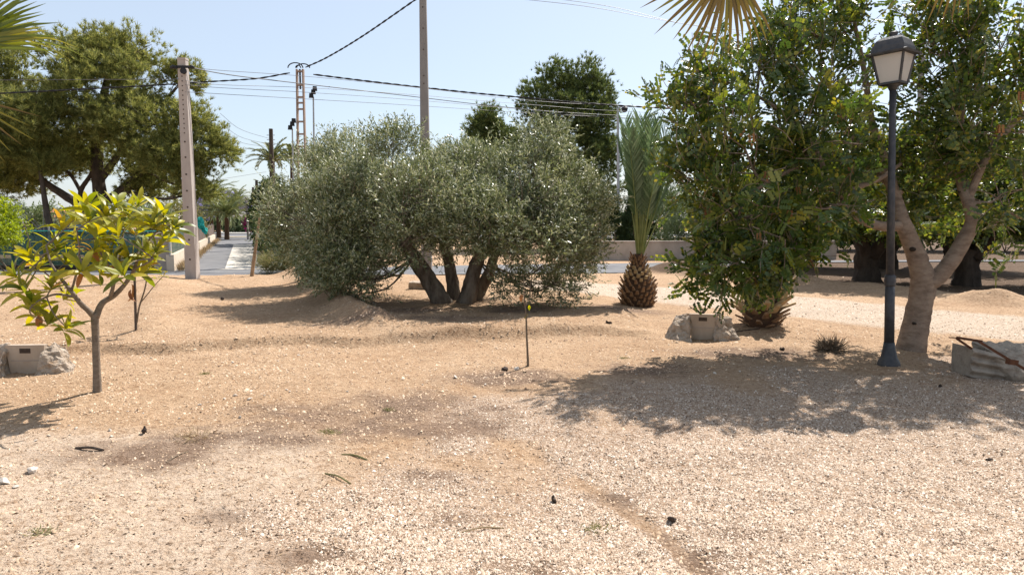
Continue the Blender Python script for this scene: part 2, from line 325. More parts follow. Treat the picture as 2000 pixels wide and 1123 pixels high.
def ground_mat():
    m, N, L, b = newmat('ground_soil'); tc = N.new('ShaderNodeTexCoord'); O = tc.outputs['Object']
    def attr(n): a = N.new('ShaderNodeAttribute'); a.attribute_name = n; return a.outputs['Fac']
    def mix(f, a, c):
        x = N.new('ShaderNodeMix'); x.data_type = 'RGBA'; L.new(f, x.inputs['Factor']); L.new(a, x.inputs['A']); L.new(c, x.inputs['B']); return x.outputs['Result']
    def math_(op, a, c):
        x = N.new('ShaderNodeMath'); x.operation = op; x.use_clamp = True
        for k, s in enumerate((a, c)):
            if isinstance(s, (int, float)): x.inputs[k].default_value = s
            else: L.new(s, x.inputs[k])
        return x.outputs[0]
    big = noise_tex(N, L, .9, 6, .62, O); mid = noise_tex(N, L, 7, 6, .7, O); fine = noise_tex(N, L, 46, 4, .75, O); vf = noise_tex(N, L, 150, 3, .8, O)
    soil = mix(fine, ramp(N, L, mid, [(.3, (.36,.24,.145)), (.55, (.49,.345,.22)), (.75, (.58,.435,.295))]), ramp(N, L, big, [(.35, (.44,.30,.185)), (.65, (.60,.45,.305))]))
    sand = ramp(N, L, mid, [(.28, (.47,.36,.26)), (.5, (.58,.47,.36)), (.75, (.66,.555,.445))])
    vor = N.new('ShaderNodeTexVoronoi'); vor.inputs['Scale'].default_value = 62; L.new(O, vor.inputs['Vector'])
    grav = mix(math_('MULTIPLY', ramp(N, L, vor.outputs['Distance'], [(.25, (1,1,1)), (.62, (0,0,0))]), 1.0), ramp(N, L, mid, [(.3, (.34,.235,.16)), (.7, (.50,.37,.26))]),
               ramp(N, L, vor.outputs['Color'], [(.1, (.45,.35,.26)), (.55, (.62,.53,.43)), (.9, (.72,.65,.57))]))
    drive = ramp(N, L, fine, [(.3, (.46,.37,.28)), (.55, (.62,.53,.43)), (.75, (.70,.62,.52))])
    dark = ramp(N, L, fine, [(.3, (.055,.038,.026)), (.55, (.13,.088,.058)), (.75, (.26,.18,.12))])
    brown = ramp(N, L, fine, [(.3, (.17,.118,.085)), (.6, (.29,.21,.152)), (.8, (.40,.30,.225))])
    def msk(n, k=.55): return math_('MULTIPLY', math_('SUBTRACT', math_('ADD', attr(n), math_('MULTIPLY', mid, k)), k*.5+.25), 2.0)
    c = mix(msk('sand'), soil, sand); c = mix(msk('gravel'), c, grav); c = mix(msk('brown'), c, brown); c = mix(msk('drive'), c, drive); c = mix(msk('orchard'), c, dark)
    speck = ramp(N, L, vf, [(.30, (.62,.58,.54)), (.42, (1,1,1))]); mm = N.new('ShaderNodeMix'); mm.data_type = 'RGBA'; mm.blend_type = 'MULTIPLY'; mm.inputs['Factor'].default_value = .8
    L.new(c, mm.inputs['A']); L.new(speck, mm.inputs['B'])
    shade_fl = noise_tex(N, L, 58, 3, .7, O); fl2 = noise_tex(N, L, 21, 3, .7, O); m2 = N.new('ShaderNodeMix'); m2.data_type = 'RGBA'; m2.blend_type = 'MULTIPLY'; m2.inputs['Factor'].default_value = 1
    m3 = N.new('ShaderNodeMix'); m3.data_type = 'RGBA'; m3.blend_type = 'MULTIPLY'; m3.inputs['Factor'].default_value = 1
    L.new(mm.outputs['Result'], m2.inputs['A']); L.new(ramp(N, L, shade_fl, [(.33, (.55,.46,.39)), (.44, (1,1,1))]), m2.inputs['B'])  # dark flecks paint in the shaded sides of small clods
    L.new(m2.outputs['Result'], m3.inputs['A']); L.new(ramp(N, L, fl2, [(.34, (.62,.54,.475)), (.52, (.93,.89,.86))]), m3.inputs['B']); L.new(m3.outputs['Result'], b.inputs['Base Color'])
    b.inputs['Roughness'].default_value = .95; b.inputs['Specular IOR Level'].default_value = .15
    h = math_('ADD', math_('MULTIPLY', mid, .5), math_('MULTIPLY', fine, .4)); bp = N.new('ShaderNodeBump'); bp.inputs['Strength'].default_value = 1.0; bp.inputs['Distance'].default_value = .07
    L.new(h, bp.inputs['Height']); L.new(bp.outputs[0], b.inputs['Normal']); return m
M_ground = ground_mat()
M_pebble = islemat('pebble', [(0, (.07,.046,.032)), (.12, (.22,.155,.105)), (.32, (.38,.28,.198)), (.62, (.49,.38,.285)), (.88, (.61,.505,.405)), (1, (.74,.65,.55))])
M_clump = islemat('soil_crumb', [(0, (.17,.105,.065)), (.3, (.36,.25,.16)), (.8, (.52,.385,.265)), (1, (.64,.50,.37))])

# ------------------------------------------------------------------ ground
def spaced(a, b, st): return list(np.arange(a, b, st))
xs = np.array([-900, -500, -250, -140, -90] + spaced(-60, -18, 2.5) + spaced(-18, -9, .35) + spaced(-9, 10, .06) + spaced(10, 20, .35) + spaced(20, 60, 2.5) + [65, 90, 140, 250, 500, 900])
ys = np.array([-400, -200, -90, -40, -15, -6] + spaced(-3, 2.6, .3) + spaced(2.6, 14.5, .06) + spaced(14.5, 25, .16) + spaced(25, 60, 2.0) + [62, 75, 95, 130, 200, 350, 600, 1200])
GX, GY = np.meshgrid(xs, ys); GZ = G(GX, GY)
nx, ny = len(xs), len(ys); idx = np.arange(nx*ny).reshape(ny, nx)
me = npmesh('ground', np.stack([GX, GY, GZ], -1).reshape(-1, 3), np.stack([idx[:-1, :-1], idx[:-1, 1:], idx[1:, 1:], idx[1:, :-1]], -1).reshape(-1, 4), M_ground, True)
def zone_gravel(x, y):   # loose white gravel of the near yard
    return sstep((7.6-y+.25*x+1.6*fbm(x, y, .9, 91))/3.0)*sstep((x+2.3-(y-3.2)*.32+1.9*fbm(x, y, .8, 92)+.6)/3.4)*np.where(y < 30, 1, 0)*(1-.75*np.exp(-(pdist(x, y, BROWN_LINE)/.10)**2)*sstep((vnoise(x*2.2, y*2.2, 62)-.2)*3))*(.55+.75*sstep((vnoise(x*.9, y*.9, 93)*.6+vnoise(x*2.7, y*2.7, 94)*.4-.22)*3.2))
def zone_sand(x, y): return sstep((-x-.3-(y-3)*.15)/1.4)*sstep((5.6-y)/1.0)
BROWN_C = [g0(700, 830), g0(540, 850), g0(620, 815), g0(780, 790), g0(450, 840), g0(860, 830), g0(300, 880), g0(1000, 740), g0(880, 640), g0(800, 620), g0(1020, 620), g0(1230, 610), g0(1322, 532), g0(1395, 540), g0(1400, 690), g0(1560, 690), g0(1250, 720), g0(700, 650)]
BROWN_S = [g0(*p) for p in ((500, 800), (700, 858), (950, 800), (560, 880), (760, 880), (1100, 762), (1450, 1040), (1200, 965), (900, 1010), (610, 1085), (1040, 1100), (1500, 900), (1390, 1085), (1650, 980), (850, 925), (1320, 840), (330, 850), (420, 1010))]
def zone_brown(x, y):
    t = 0
    for p in BROWN_C: t = np.maximum(t, np.exp(-(((x-p[0])/.75)**2+((y-p[1])/.5)**2)))
    t = np.maximum(t, .62*np.exp(-(pdist(x, y, BROWN_LINE)/.07)**2)*sstep((vnoise(x*2.2, y*2.2, 62)-.25)*3))
    for p in BROWN_S: t = np.maximum(t, .8*np.exp(-(((x-p[0])/.30)**2+((y-p[1])/.16)**2)))
    return t*(.42+.7*vnoise(x*1.3, y*1.9, 63)+.6*(vnoise(x*6, y*8, 64)-.5))
DRV = gp((1140, 566), (1300, 575), (1500, 590), (1700, 612), (2000, 640), (2500, 690))
def zone_drive(x, y): return sstep((1.9-pdist(x, y, DRV))/.8)
ORC = np.array(BERM_O)
def zone_orch_heap_shade(x, y):
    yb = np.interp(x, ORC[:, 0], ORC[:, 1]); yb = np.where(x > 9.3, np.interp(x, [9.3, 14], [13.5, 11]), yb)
    return np.where(x > 6.4, sstep((y-yb-.35)/.5)*sstep((60-y)/6)*sstep((60-x)/3), np.maximum(1.0*np.exp(-(np.hypot(x-HEAPS[0][0][0], y-HEAPS[0][0][1])/1.1)**4), .9*np.exp(-(np.hypot(x-HEAPS[1][0][0], y-HEAPS[1][0][1])/1.1)**4)))  # heaps darkened too: brown earth with shade painted into its colour
fx, fy = GX.ravel(), GY.ravel()
for nm, fn in (('gravel', zone_gravel), ('sand', zone_sand), ('brown', zone_brown), ('drive', zone_drive), ('orchard', zone_orch_heap_shade)):
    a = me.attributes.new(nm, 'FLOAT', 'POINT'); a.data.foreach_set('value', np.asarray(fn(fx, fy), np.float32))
ground = tag(link('ground', me), kind='structure')

OCT = np.array([(1,.15,-.45),(-1,-.1,-.45),(.1,1,-.45),(-.15,-1,-.45),(.12,.1,1)]); OCTF = [(0,2,4),(2,1,4),(1,3,4),(3,0,4)]     # the buried underside is left off
def pebbles(name, n, ylo, yhi, zone, size, mat, label, cat, seed, thr=.3, ypow=2.0):
    rng = np.random.default_rng(seed); u = rng.random(n*3); y = 1/(1/ylo+(1/yhi-1/ylo)*u)          # even over the picture, so denser near by
    x = (rng.random(n*3)*2-1)*(y*.80+.3)
    k = zone(x, y)*(.55+.9*vnoise(x*1.6, y*1.6, seed)) > thr+rng.random(n*3)*.6; x, y = x[k][:n], y[k][:n]; m = len(x)
    s = size*np.exp(np.clip(rng.normal(size=m), -2, 2.4)*.46); a = rng.random(m)*6.283
    Rm = np.zeros((m, 3, 3)); Rm[:, 0, 0] = np.cos(a); Rm[:, 0, 1] = -np.sin(a); Rm[:, 1, 0] = np.sin(a); Rm[:, 1, 1] = np.cos(a); Rm[:, 2, 2] = 1
    Rm[:, 2, 0] = rng.normal(size=m)*.25; Rm[:, 2, 1] = rng.normal(size=m)*.25
    S = np.stack([s*(.8+.6*rng.random(m)), s*(.6+.4*rng.random(m)), s*(.50+.45*rng.random(m))], 1)
    V, F = scatter(OCT, OCTF, np.stack([x, y, G(x, y)+S[:, 2]*.35], 1), Rm, S)
    return tag(link(name, npmesh(name, V, F, mat)), label, cat, kind='stuff')
pebbles('gravel', 200000, 2.9, 9.8, lambda x, y: np.maximum(zone_gravel(x, y), .22*sstep((8-y)/2))*(1-.6*np.clip(zone_brown(x, y), 0, 1)), .0040, M_pebble, 'loose whitish gravel spread over the near yard', 'gravel', 3)
pebbles('soil_crumbs', 30000, 2.9, 19, lambda x, y: np.clip(1-zone_gravel(x, y)*.6-zone_drive(x, y)-zone_sand(x, y)*.45, 0, 1)*.8, .0056, M_clump, 'small crumbs of dry soil scattered over the bare dirt', 'soil', 4)
pebbles('soil_clods', 15000, 5.6, 20, lambda x, y: np.clip(1-zone_gravel(x, y)-zone_drive(x, y), 0, 1)*(.45+.5*np.exp(-((y-np.interp(x, LX, LY))/.35)**2)+.4*np.exp(-(pdist(x, y, BERM_R)/.5)**2)), .0085, M_clump, 'knobbly clods of dry earth on the raised plot and its banks', 'soil', 8)
pebbles('drive_grit', 9000, 8.5, 19, zone_drive, .008, M_pebble, 'pale fine grit on the driveway beyond the palms', 'grit', 5)

rng = np.random.default_rng(6); n = 9000; y = 1/(1/2.9+(1/16-1/2.9)*rng.random(n)); x = (rng.random(n)*2-1)*(y*.8+.3); k = vnoise(x*1.1, y*1.1, 44)+.35*zone_brown(x, y) > .38+.6*rng.random(n); x, y = x[k], y[k]
D = rng.normal(size=(len(x), 3)); D[:, 2] *= .15; V, F = scatter(np.array([(0,0,0), (-.5,.1,.5), (0,0,1), (.5,.1,.5)]), [(0,1,2,3)], np.stack([x, y, G(x, y)+.006], 1), frames(D, rng), np.stack([.004+.006*rng.random(len(x)), .004+0*x, .012+.03*rng.random(len(x))**2], 1))
tag(link('leaf_litter', npmesh('leaf_litter', V, F, islemat('litter', [(0, (.045,.028,.018)), (.6, (.14,.085,.05)), (1, (.32,.22,.13))]))), 'dark bits of dry leaf litter strewn over the yard', 'litter', kind='stuff')
def sheet(name, pts, z, mat, wob=0):
    mb = MB(); V = [(p[0], p[1], z) for p in pts]; mb.add(V, [tuple(range(len(V)))]); return mb
def ribbon(name, left, right, dz, mat, n=40):
    Lp = smooth_path(np.array(left), n//max(1, len(left)-1)); Rp = smooth_path(np.array(right), n//max(1, len(right)-1)); m = min(len(Lp), len(Rp)); K = 9
    V = np.array([[(*((1-t)*Lp[i]+t*Rp[i]), 0) for t in np.linspace(0, 1, K)] for i in range(m)]).reshape(-1, 3); V[:, 2] = np.maximum(G(V[:, 0], V[:, 1]), 0)*.0+dz
    F = [(i*K+j, i*K+j+1, (i+1)*K+j+1, (i+1)*K+j) for i in range(m-1) for j in range(K-1)]
    o = link(name, npmesh(name, V, np.array(F), mat)); return tag(o, kind='structure')
# the crossing asphalt road behind the olive, the lane with its concrete strip, the far road
ROAD_Z = .03
ribbon('road', [(-40, 17.2), (-10, 19.0), (0, 20.6), (5, 21.2), (9, 24.6), (14, 26.4), (40, 27.9)], [(-40, 22.0), (-10, 22.6), (0, 24.8), (5, 25.7), (9, 26.9), (14, 27.5), (40, 28.7)], ROAD_Z, M_asphalt)
VPX = (475-CX)/FPX*1.0
def lane_pt(px, py): return g0(px, py)[:2]
a0 = lane_pt(350, 530); a1 = lane_pt(528, 530); ld = np.array([(475-CX)/FPX, 1.0])
def along(p, Y): return (p[0]+ld[0]*(Y-p[1]), Y)
ribbon('lane', [along(a0, 20.5), along(a0, 62)], [along(a1, 20.5), along(a1, 62)], ROAD_Z+.005, M_asphalt)
b0 = lane_pt(440, 526); b1 = lane_pt(512, 526)
ribbon('lane_strip', [along(b0, 22.3), along(b0, 46)], [along(b1, 22.3), along(b1, 46)], ROAD_Z+.011, M_strip)
ribbon('crossing_strip', [(-9.6, 22.0), (-7.4, 22.25)], [(-9.55, 22.35), (-7.4, 22.6)], ROAD_Z+.015, M_strip)
ribbon('far_road', [(-70, 62), (40, 62)], [(-70, 84), (40, 84)], ROAD_Z+.009, M_asphalt)
ribbon('far_road_kerb', [(-70, 65), (40, 65)], [(-70, 66.2), (40, 66.2)], ROAD_Z+.09, M_paint_y)
ribbon('far_pavement', [(-70, 84), (40, 84)], [(-70, 96), (40, 96)], ROAD_Z+.12, M_paint)
hm = MB()
HX = np.linspace(-420, 120, 60); HH = 9+14*vnoise(HX/60, HX*0, 5)+5*vnoise(HX/18, HX*0, 6); HH *= np.clip(1-np.abs((HX+190)/300), 0, 1)
hv = []; hf = []
for k, (x, h) in enumerate(zip(HX, HH)): hv += [(x, 560, -.5), (x, 600, h*.7), (x, 640, h), (x, 760, -.5)]
for k in range(len(HX)-1):
    for j in range(3): hf.append((k*4+j, (k+1)*4+j, (k+1)*4+j+1, k*4+j+1))
tag(hm.add(hv, hf).build('hill', M_hill, None, True), kind='structure')

# ------------------------------------------------------------------ generic small builders
def lump_mesh(name, pts, mat, disp=.02, cuts=3, seed=0, nscale=6, smooth=False):
    bm = bmesh.new()
    for p in pts: bm.verts.new(p)
    r = bmesh.ops.convex_hull(bm, input=bm.verts[:])
    bmesh.ops.delete(bm, geom=[v for v in bm.verts if not v.link_faces], context='VERTS')
    bmesh.ops.triangulate(bm, faces=bm.faces[:])
    for _ in range(cuts): bmesh.ops.subdivide_edges(bm, edges=bm.edges[:], cuts=1, use_grid_fill=True); bmesh.ops.triangulate(bm, faces=bm.faces[:])
    bmesh.ops.smooth_vert(bm, verts=bm.verts[:], factor=.35, use_axis_x=True, use_axis_y=True, use_axis_z=True)
    bm.normal_update()
    for v in bm.verts:
        q = v.co*nscale+Vector((seed*3.1, seed*1.7, 0))
        v.co += v.normal*disp*(mnoise.noise(q)+.5*mnoise.noise(q*2.3)+.25*mnoise.noise(q*5.1))
    bm.normal_update(); me = bpy.data.meshes.new(name); bm.to_mesh(me); bm.free(); me.materials.append(mat)
    if smooth: me.polygons.foreach_set('use_smooth', np.ones(len(me.polygons), bool))
    return me
def stone_mesh(seed, mat, s=1.0):
    rg = np.random.default_rng(seed); P = rg.normal(size=(11, 3)); P /= np.linalg.norm(P, axis=1)[:, None]; P *= np.array([1, .75, .5])*s
    return lump_mesh('stone', P.tolist(), mat, .06*s, 1, seed, 2/s)

# ------------------------------------------------------------------ walls, fences, lane side
# low plastered wall across the road on the right
w0 = at(1120, 509, 27.6); w1 = at(2300, 500, 29.5)
def wall_thing(name, a, b, h, th, mat, label, cat, cope=None):
    t = thing(name, (a[0], a[1], 0), label, cat); mb = MB(); n = 14
    for k in range(1): mb.bar((a[0], a[1], h/2-.1), (b[0], b[1], h/2-.1), h+.2, th) if False else None
    d = np.array([b[0]-a[0], b[1]-a[1]]); L = np.linalg.norm(d); ang = math.atan2(d[1], d[0])
    mb.box(((a[0]+b[0])/2, (a[1]+b[1])/2, h/2-.1), (L, th, h+.2), ang); mb.build('wall_body', mat, t)
    if cope: MB().box(((a[0]+b[0])/2, (a[1]+b[1])/2, h+cope/2), (L, th+.06, cope), ang).build('coping', mat, t)
    return t
wall_thing('low_wall', (2.2, 27.8), (13.6, 28.75), .74, .25, M_plaster, 'long low beige plastered wall across the road beyond the date palm', 'wall', .05)
# lane wall with pilaster and screens
pil = g0(320, 531); t = thing('gate_pilaster', (pil[0], pil[1], 0), 'square grey block pilaster at the corner of lane wall and green fence', 'pilaster')
MB().box((pil[0], pil[1], .52), (.46, .46, 1.08), .36).build('shaft', M_pilaster, t)
MB().box((pil[0], pil[1], 1.085), (.52, .52, .05), .36).build('cap', M_pilaster, t)
lw0 = np.array([*along(lane_pt(336, 530), 21.4)]); lw1 = np.array([*along(lane_pt(336, 530), 56)])
lwall = wall_thing('lane_wall', lw0, lw1, .55, .22, M_plaster2, 'cream low wall stepping along the left side of the narrow lane', 'wall')
seg = 9; t = thing('lane_fence', (lw0[0], lw0[1], .55), 'faded green and brown screen fence standing on the cream lane wall', 'fence')
for k in range(seg):
    a = lw0+(lw1-lw0)*k/seg; b = lw0+(lw1-lw0)*(k+1)/seg; n = 24; V = []
    for i in range(n+1):
        p = a+(b-a)*i/n; off = .02*math.sin(i*1.9+k)
        V += [(p[0]+off, p[1], .56), (p[0]+off*1.4, p[1], 1.30+.03*math.sin(i*.7+k))]
    MB().add(V, [(2*i, 2*i+2, 2*i+3, 2*i+1) for i in range(n)]).build('screen_panel', M_cloth2 if k < 3 else M_cloth3, t)
    MB().tube([(a[0], a[1], .5), (a[0], a[1], 1.42)], .022, 6).build('post', M_galv, t)
tc_ = at(391, 437, 29); o = link('hanging_cloth', lump_mesh('hanging_cloth', [(tc_[0]+dx, tc_[1]+dy, tc_[2]+dz) for dx, dz in ((-.30, .16), (-.05, .22), (.12, .02), (.30, -.42), (.22, -.45), (-.05, -.08), (-.3, 0)) for dy in (-.05, .05)], M_teal, .16, 4, 4, 5))
tag(o, 'crumpled teal cloth hung over the lane fence', 'cloth')
# green mesh fence on the far side of the road, left
f0 = np.array([-30.0, 23.6]); f1 = np.array([pil[0]-.2, pil[1]+.15]); nseg = 10
t = thing('mesh_fence', (f0[0], f0[1], 0), 'green shade mesh fence along the road at far left, dark car behind it', 'fence')
d = f1-f0; L = np.linalg.norm(d); ang = math.atan2(d[1], d[0]); c = (f0+f1)/2
MB().box((c[0], c[1], .02), (L, .2, .3), ang).build('plinth', M_bark_d, t)
for k in range(nseg):
    a = f0+d*k/nseg; b = f0+d*(k+1)/nseg; n = 40; V = []
    for i in range(n+1):
        p = a+(b-a)*i/n; off = .035*math.sin(i*2.3+k)+.02*math.sin(i*5.1)
        V += [(p[0], p[1]+off, .16), (p[0], p[1]+off*.6, 1.27+.012*math.sin(i*.5+k))]
    MB().add(V, [(2*i, 2*i+2, 2*i+3, 2*i+1) for i in range(n)]).build('mesh_panel', M_cloth, t, True)
    MB().tube([(a[0], a[1]+.06, .0), (a[0], a[1]+.06, 1.45)], .028, 7).build('post', M_galv, t)
MB().tube([(f0[0], f0[1]+.06, 1.28), (f1[0], f1[1]+.06, 1.28)], .014, 6).build('top_rail', M_teal, t)

# car behind the mesh
cp = at(140, 505, 26.2); t = thing('parked_car', (cp[0], cp[1], 0), 'grey blue car parked behind the green mesh fence', 'car')
prof = [(-2.1,.35),(-2.15,.75),(-1.95,.95),(-1.2,1.02),(-.65,1.42),(.75,1.46),(1.5,1.05),(2.05,.95),(2.15,.6),(2.1,.35)]
V = [(cp[0]+x, cp[1]-.85*(.86 if z > 1.1 else 1), z) for x, z in prof]+[(cp[0]+x, cp[1]+.85*(.86 if z > 1.1 else 1), z) for x, z in prof]; n = len(prof)
MB().add(V, [tuple(range(n)), tuple(range(2*n-1, n-1, -1))]+[(i, n+i, n+(i+1) % n, (i+1) % n) for i in range(n)]).build('body', M_carp, t)
for x0, x1, x2, x3 in ((-1.05, -.1, -.1, -.6), (.0, 1.25, .72, .0)):
    MB().add([(cp[0]+x0, cp[1]-.862, 1.04), (cp[0]+x1, cp[1]-.862, 1.06), (cp[0]+x2, cp[1]-.75, 1.40), (cp[0]+x3, cp[1]-.75, 1.38)], [(0,1,2,3)]).build('side_window', M_carg, t)
for x in (-1.35, 1.35):
    w = MB().tube([(cp[0]+x, cp[1]-.90, .32), (cp[0]+x, cp[1]-.68, .32)], .32, 18).build('wheel', M_tyre, t)
    MB().tube([(cp[0]+x, cp[1]-.915, .32), (cp[0]+x, cp[1]-.90, .32)], .19, 14).build('rim', M_galv, w)

# ------------------------------------------------------------------ poles
def tapered_pole(p, top, w0, w1, d0, d1):
    p = np.asarray(p, float); top = np.asarray(top, float); V = []
    for q, w, dd in ((p-np.array([0, 0, .3]), w0, d0), (top, w1, d1)):
        V += [(q[0]-w/2, q[1]-dd/2, q[2]), (q[0]+w/2, q[1]-dd/2, q[2]), (q[0]+w/2, q[1]+dd/2, q[2]), (q[0]-w/2, q[1]+dd/2, q[2])]
    return MB().add(V, [(0,3,2,1),(4,5,6,7),(0,1,5,4),(1,2,6,5),(2,3,7,6),(3,0,4,7)])
Y1 = 17.6; pb = at(377, 549, Y1); pt_ = at(357, 118, Y1)
t = thing('concrete_pole', pb, 'pale tapered concrete utility pole at the roadside with black clamps on top', 'utility pole')
tapered_pole(pb, pt_, .29, .20, .24, .16).build('shaft', M_conc, t)
MB().box(pt_+np.array([0, 0, .02]), (.215, .175, .05)).build('cap', M_conc, t)
for q, s in ((133, 1), (133, -1)):
    p = at(357+s*11, q, Y1-.1); MB().tube([p, p+np.array([s*.09, -.03, .02]), p+np.array([s*.16, -.02, .0])], [.035, .05, .03], 8).build('clamp', M_cable, t)
p = at(358, 139, Y1-.14); MB().tube([p+np.array([0, .04, 0]), p-np.array([0, .02, 0])], .075, 14).build('insulator', M_cable, t)
MB().box(at(357, 131, Y1-.1), (.34, .03, .06)).build('bracket', M_cable, t)
for q in list(range(150, 260, 9))+[275, 305, 338, 370, 402, 433, 466, 505]:
    u = (q-118)/431; p = pt_+(pb-pt_)*u; w = (.16+(.24-.16)*u)/2
    MB().tube([p+np.array([0, -w+.01, 0]), p+np.array([0, -w-.004, 0])], .017 if q < 260 else .024, 8).build('hole', M_clod, t)
Y2 = 20; pb2 = at(834, 540, Y2); pt2 = at(826, -14, Y2)
t = thing('tall_pole', pb2, 'tall grey concrete utility pole rising behind the olive tree out of frame', 'utility pole')
tapered_pole(pb2, pt2, .31, .19, .24, .15).build('shaft', M_conc2, t)
MB().box(pt2+np.array([0, -.08, -.15]), (.3, .04, .07)).build('bracket', M_galv, t)
for q in (15, 55, 95, 145, 160, 230, 260):
    u = (q+14)/554; p = pt2+(pb2-pt2)*u; w = (.15+.09*u)/2
    MB().tube([p+np.array([0, -w+.01, 0]), p+np.array([0, -w-.004, 0])], .02, 8).build('hole', M_clod, t)
Y3 = 25.2; b3 = at(593, 517, Y3); t3 = at(586, 136, Y3)
t = thing('lattice_pole', b3, 'brown concrete ladder shaped pole with rectangular openings behind the olive', 'utility pole')
for s in (-1, 1):
    MB().bar(b3+np.array([s*.165, 0, -.3]), t3+np.array([s*.11, 0, 0]), .14, .055).build('leg', M_lattice, t)
for q in (140, 166, 189, 200, 212, 236, 260, 284, 301, 325, 350, 375, 402, 430, 460, 490):
    u = (q-136)/381; p = t3+(b3-t3)*u; MB().box(p, (.22+.11*u-.05, .12, .05)).build('rung', M_lattice, t)
MB().box(t3+np.array([0, -.02, -.35]), (.05, .06, .7)).build('cable_riser', M_cable, t)
for k, (dx, dz, r) in enumerate(((-.30, .06, .30), (.26, .0, .24), (-.1, .1, .15))):
    a = np.linspace(0, math.pi, 10); c = t3+np.array([dx*.5, -.05, .02]); MB().tube(np.stack([c[0]-np.cos(a)*abs(dx)*.9, c[1]+0*a, c[2]+np.sin(a)*r*.6+.02], 1), .022, 6).build('cable_loop', M_cable, t)
def mast(px0, py0, px1, py1, Y, label):
    b = at(px0, py0, Y); p = at(px1, py1, Y); t = thing('floodlight_mast', b, label, 'floodlight', 'floodlight masts behind the olive')
    MB().tube([b-np.array([0, 0, .3]), p], [.07, .045], 8).build('mast', M_galv, t); s = Y/FPX
    for k, (dx, dy) in enumerate(((-3, -2), (1, -9), (4, -15))):
        c = p+np.array([dx*s, -.1, -dy*s]); MB().box(c, (9*s, .22, 8*s), .3, .8).build('lamp_head', M_cable, t)
    return t
mast(616, 500, 612, 190, 40, 'taller floodlight mast with stacked black lamps, right of ladder pole')
mast(575, 496, 571, 252, 44, 'shorter floodlight mast with black lamps, left of ladder pole')
def wood_pole(px0, py0, px1, py1, Y, r, label, bits=True, mat=None, cat='utility pole'):
    b = at(px0, py0, Y); p = at(px1, py1, Y); t = thing('wooden_pole', b, label, cat)
    MB().tube([b-np.array([0, 0, .3]), (b+p)/2+np.array([.02, 0, 0]), p], [r*1.15, r, r*.8], 8, .05).build('shaft', mat or M_darkwood, t)
    if bits:
        for k in range(3):
            q = p+np.array([0, -.05, -.35-.25*k]); MB().bar(q-np.array([.22, 0, 0]), q+np.array([.22, 0, 0]), .03).build('bracket', M_galv, t)
    return t
wood_pole(533, 492, 529, 252, 38, .13, 'dark wooden telephone pole with small brackets left of floodlight masts')
wood_pole(500, 480, 501, 352, 46, .11, 'dark wooden pole against the hedge on the right of the lane', False)
wood_pole(497, 474, 494, 366, 52, .10, 'shorter dark wooden pole behind another at the lane hedge', False)
wood_pole(485, 470, 480, 386, 58, .09, 'thin grey post at the far end of the lane', False, M_conc2, 'post')
for px, y0, y1, w, Y, lab in ((560, 506, 455, 10, 27, 'stout pale post under the olive beside the hedge'), (576, 524, 460, 8, 23, 'white pole base nearest the road beside the hedge'), (536, 500, 462, 5, 31, 'thin brownish post in front of the dark hedge')):
    b = at(px, y0, Y); p = at(px, y1-40, Y); t = tag(MB().tube([b-np.array([0, 0, .2]), p], w*Y/FPX/2, 10).build('post', M_conc), lab, 'post')
# leaning stick by the lane
b = gpt(489, 537); b = at(489, 537, 18.2); p = at(507, 424, 18.4)
tag(MB().tube(smooth_path([[*(b-np.array([0, 0, .25])), .05], [*((b+p)/2+np.array([.02, 0, 0])), .045], [*p, .028]], 8)[:, :3], np.linspace(.052, .028, 17), 8, .08).build('leaning_stick', M_wood), 'rough peeled wooden stick leaning upright in the dirt before the lane', 'stick')
# street light and Y pole
b = at(1208, 506, 30.5); p = at(1207, 212, 30.5); t = thing('street_light', b, 'slim grey street light with short arm beyond the date palm', 'street light')
MB().tube([b, p], [.075, .05], 10).build('mast', M_galv, t); e = at(1219, 211, 30.5); MB().tube([p, (p+e)/2+np.array([0, 0, .06]), e], .03, 8).build('arm', M_galv, t)
MB().tube([e+np.array([0, 0, .05]), e+np.array([.02, 0, -.02]), e+np.array([.02, 0, -.15]), e+np.array([.02, 0, -.2])], [.08, .15, .12, .04], 12).build('lamp_head', M_cable, t)
b = at(1797, 500, 26); p = at(1799, 98, 26); t = thing('metal_pole', b, 'grey metal pole with forked arms seen through the carob crown', 'utility pole')
MB().bar(b-np.array([0, 0, .3]), p, .16).build('mast', M_conc2, t)
for q in ((1783, 90), (1820, 80)): MB().bar(p, at(*q, 26), .06).build('arm', M_galv, t)
for q in ((1786, 92, 1792, 130), (1812, 84, 1801, 150)): MB().bar(at(q[0], q[1], 26), at(q[2], q[3], 26), .035).build('brace', M_galv, t)

# ------------------------------------------------------------------ overhead cables
def cable(pts, r, label, mat=None, sag=0, twist=False, n=26):
    P = np.array([at(*p) for p in pts]); Q = smooth_path(P, n)
    mb = MB()
    if twist:
        L = np.concatenate([[0], np.cumsum(np.linalg.norm(np.diff(Q, axis=0), axis=1))]); m = int(L[-1]/.06); s = np.linspace(0, L[-1], m); Q = np.stack([np.interp(s, L, Q[:, k]) for k in range(3)], 1)
        for ph in (0, math.pi):
            a = s*9+ph; mb.tube(Q+np.stack([0*a, np.cos(a)*r*.7, np.sin(a)*r*.7], 1), r*.75, 5)
    else: mb.tube(Q, r, 5)
    return tag(mb.build('overhead_cable', mat or M_cable), label, 'cable', 'overhead cables')
cable([(597, 132, 25.2), (640, 112, 24.3), (710, 70, 22.5), (826, -10, 20)], .022, 'thick twisted black cable rising from ladder pole to the tall pole', twist=True)
cable([(566, 143, 25.2), (500, 154, 25), (410, 160, 24.8), (250, 170, 24.6), (-250, 196, 24.5)], .022, 'thick twisted cable running left from the ladder pole past the pale pole', twist=True)
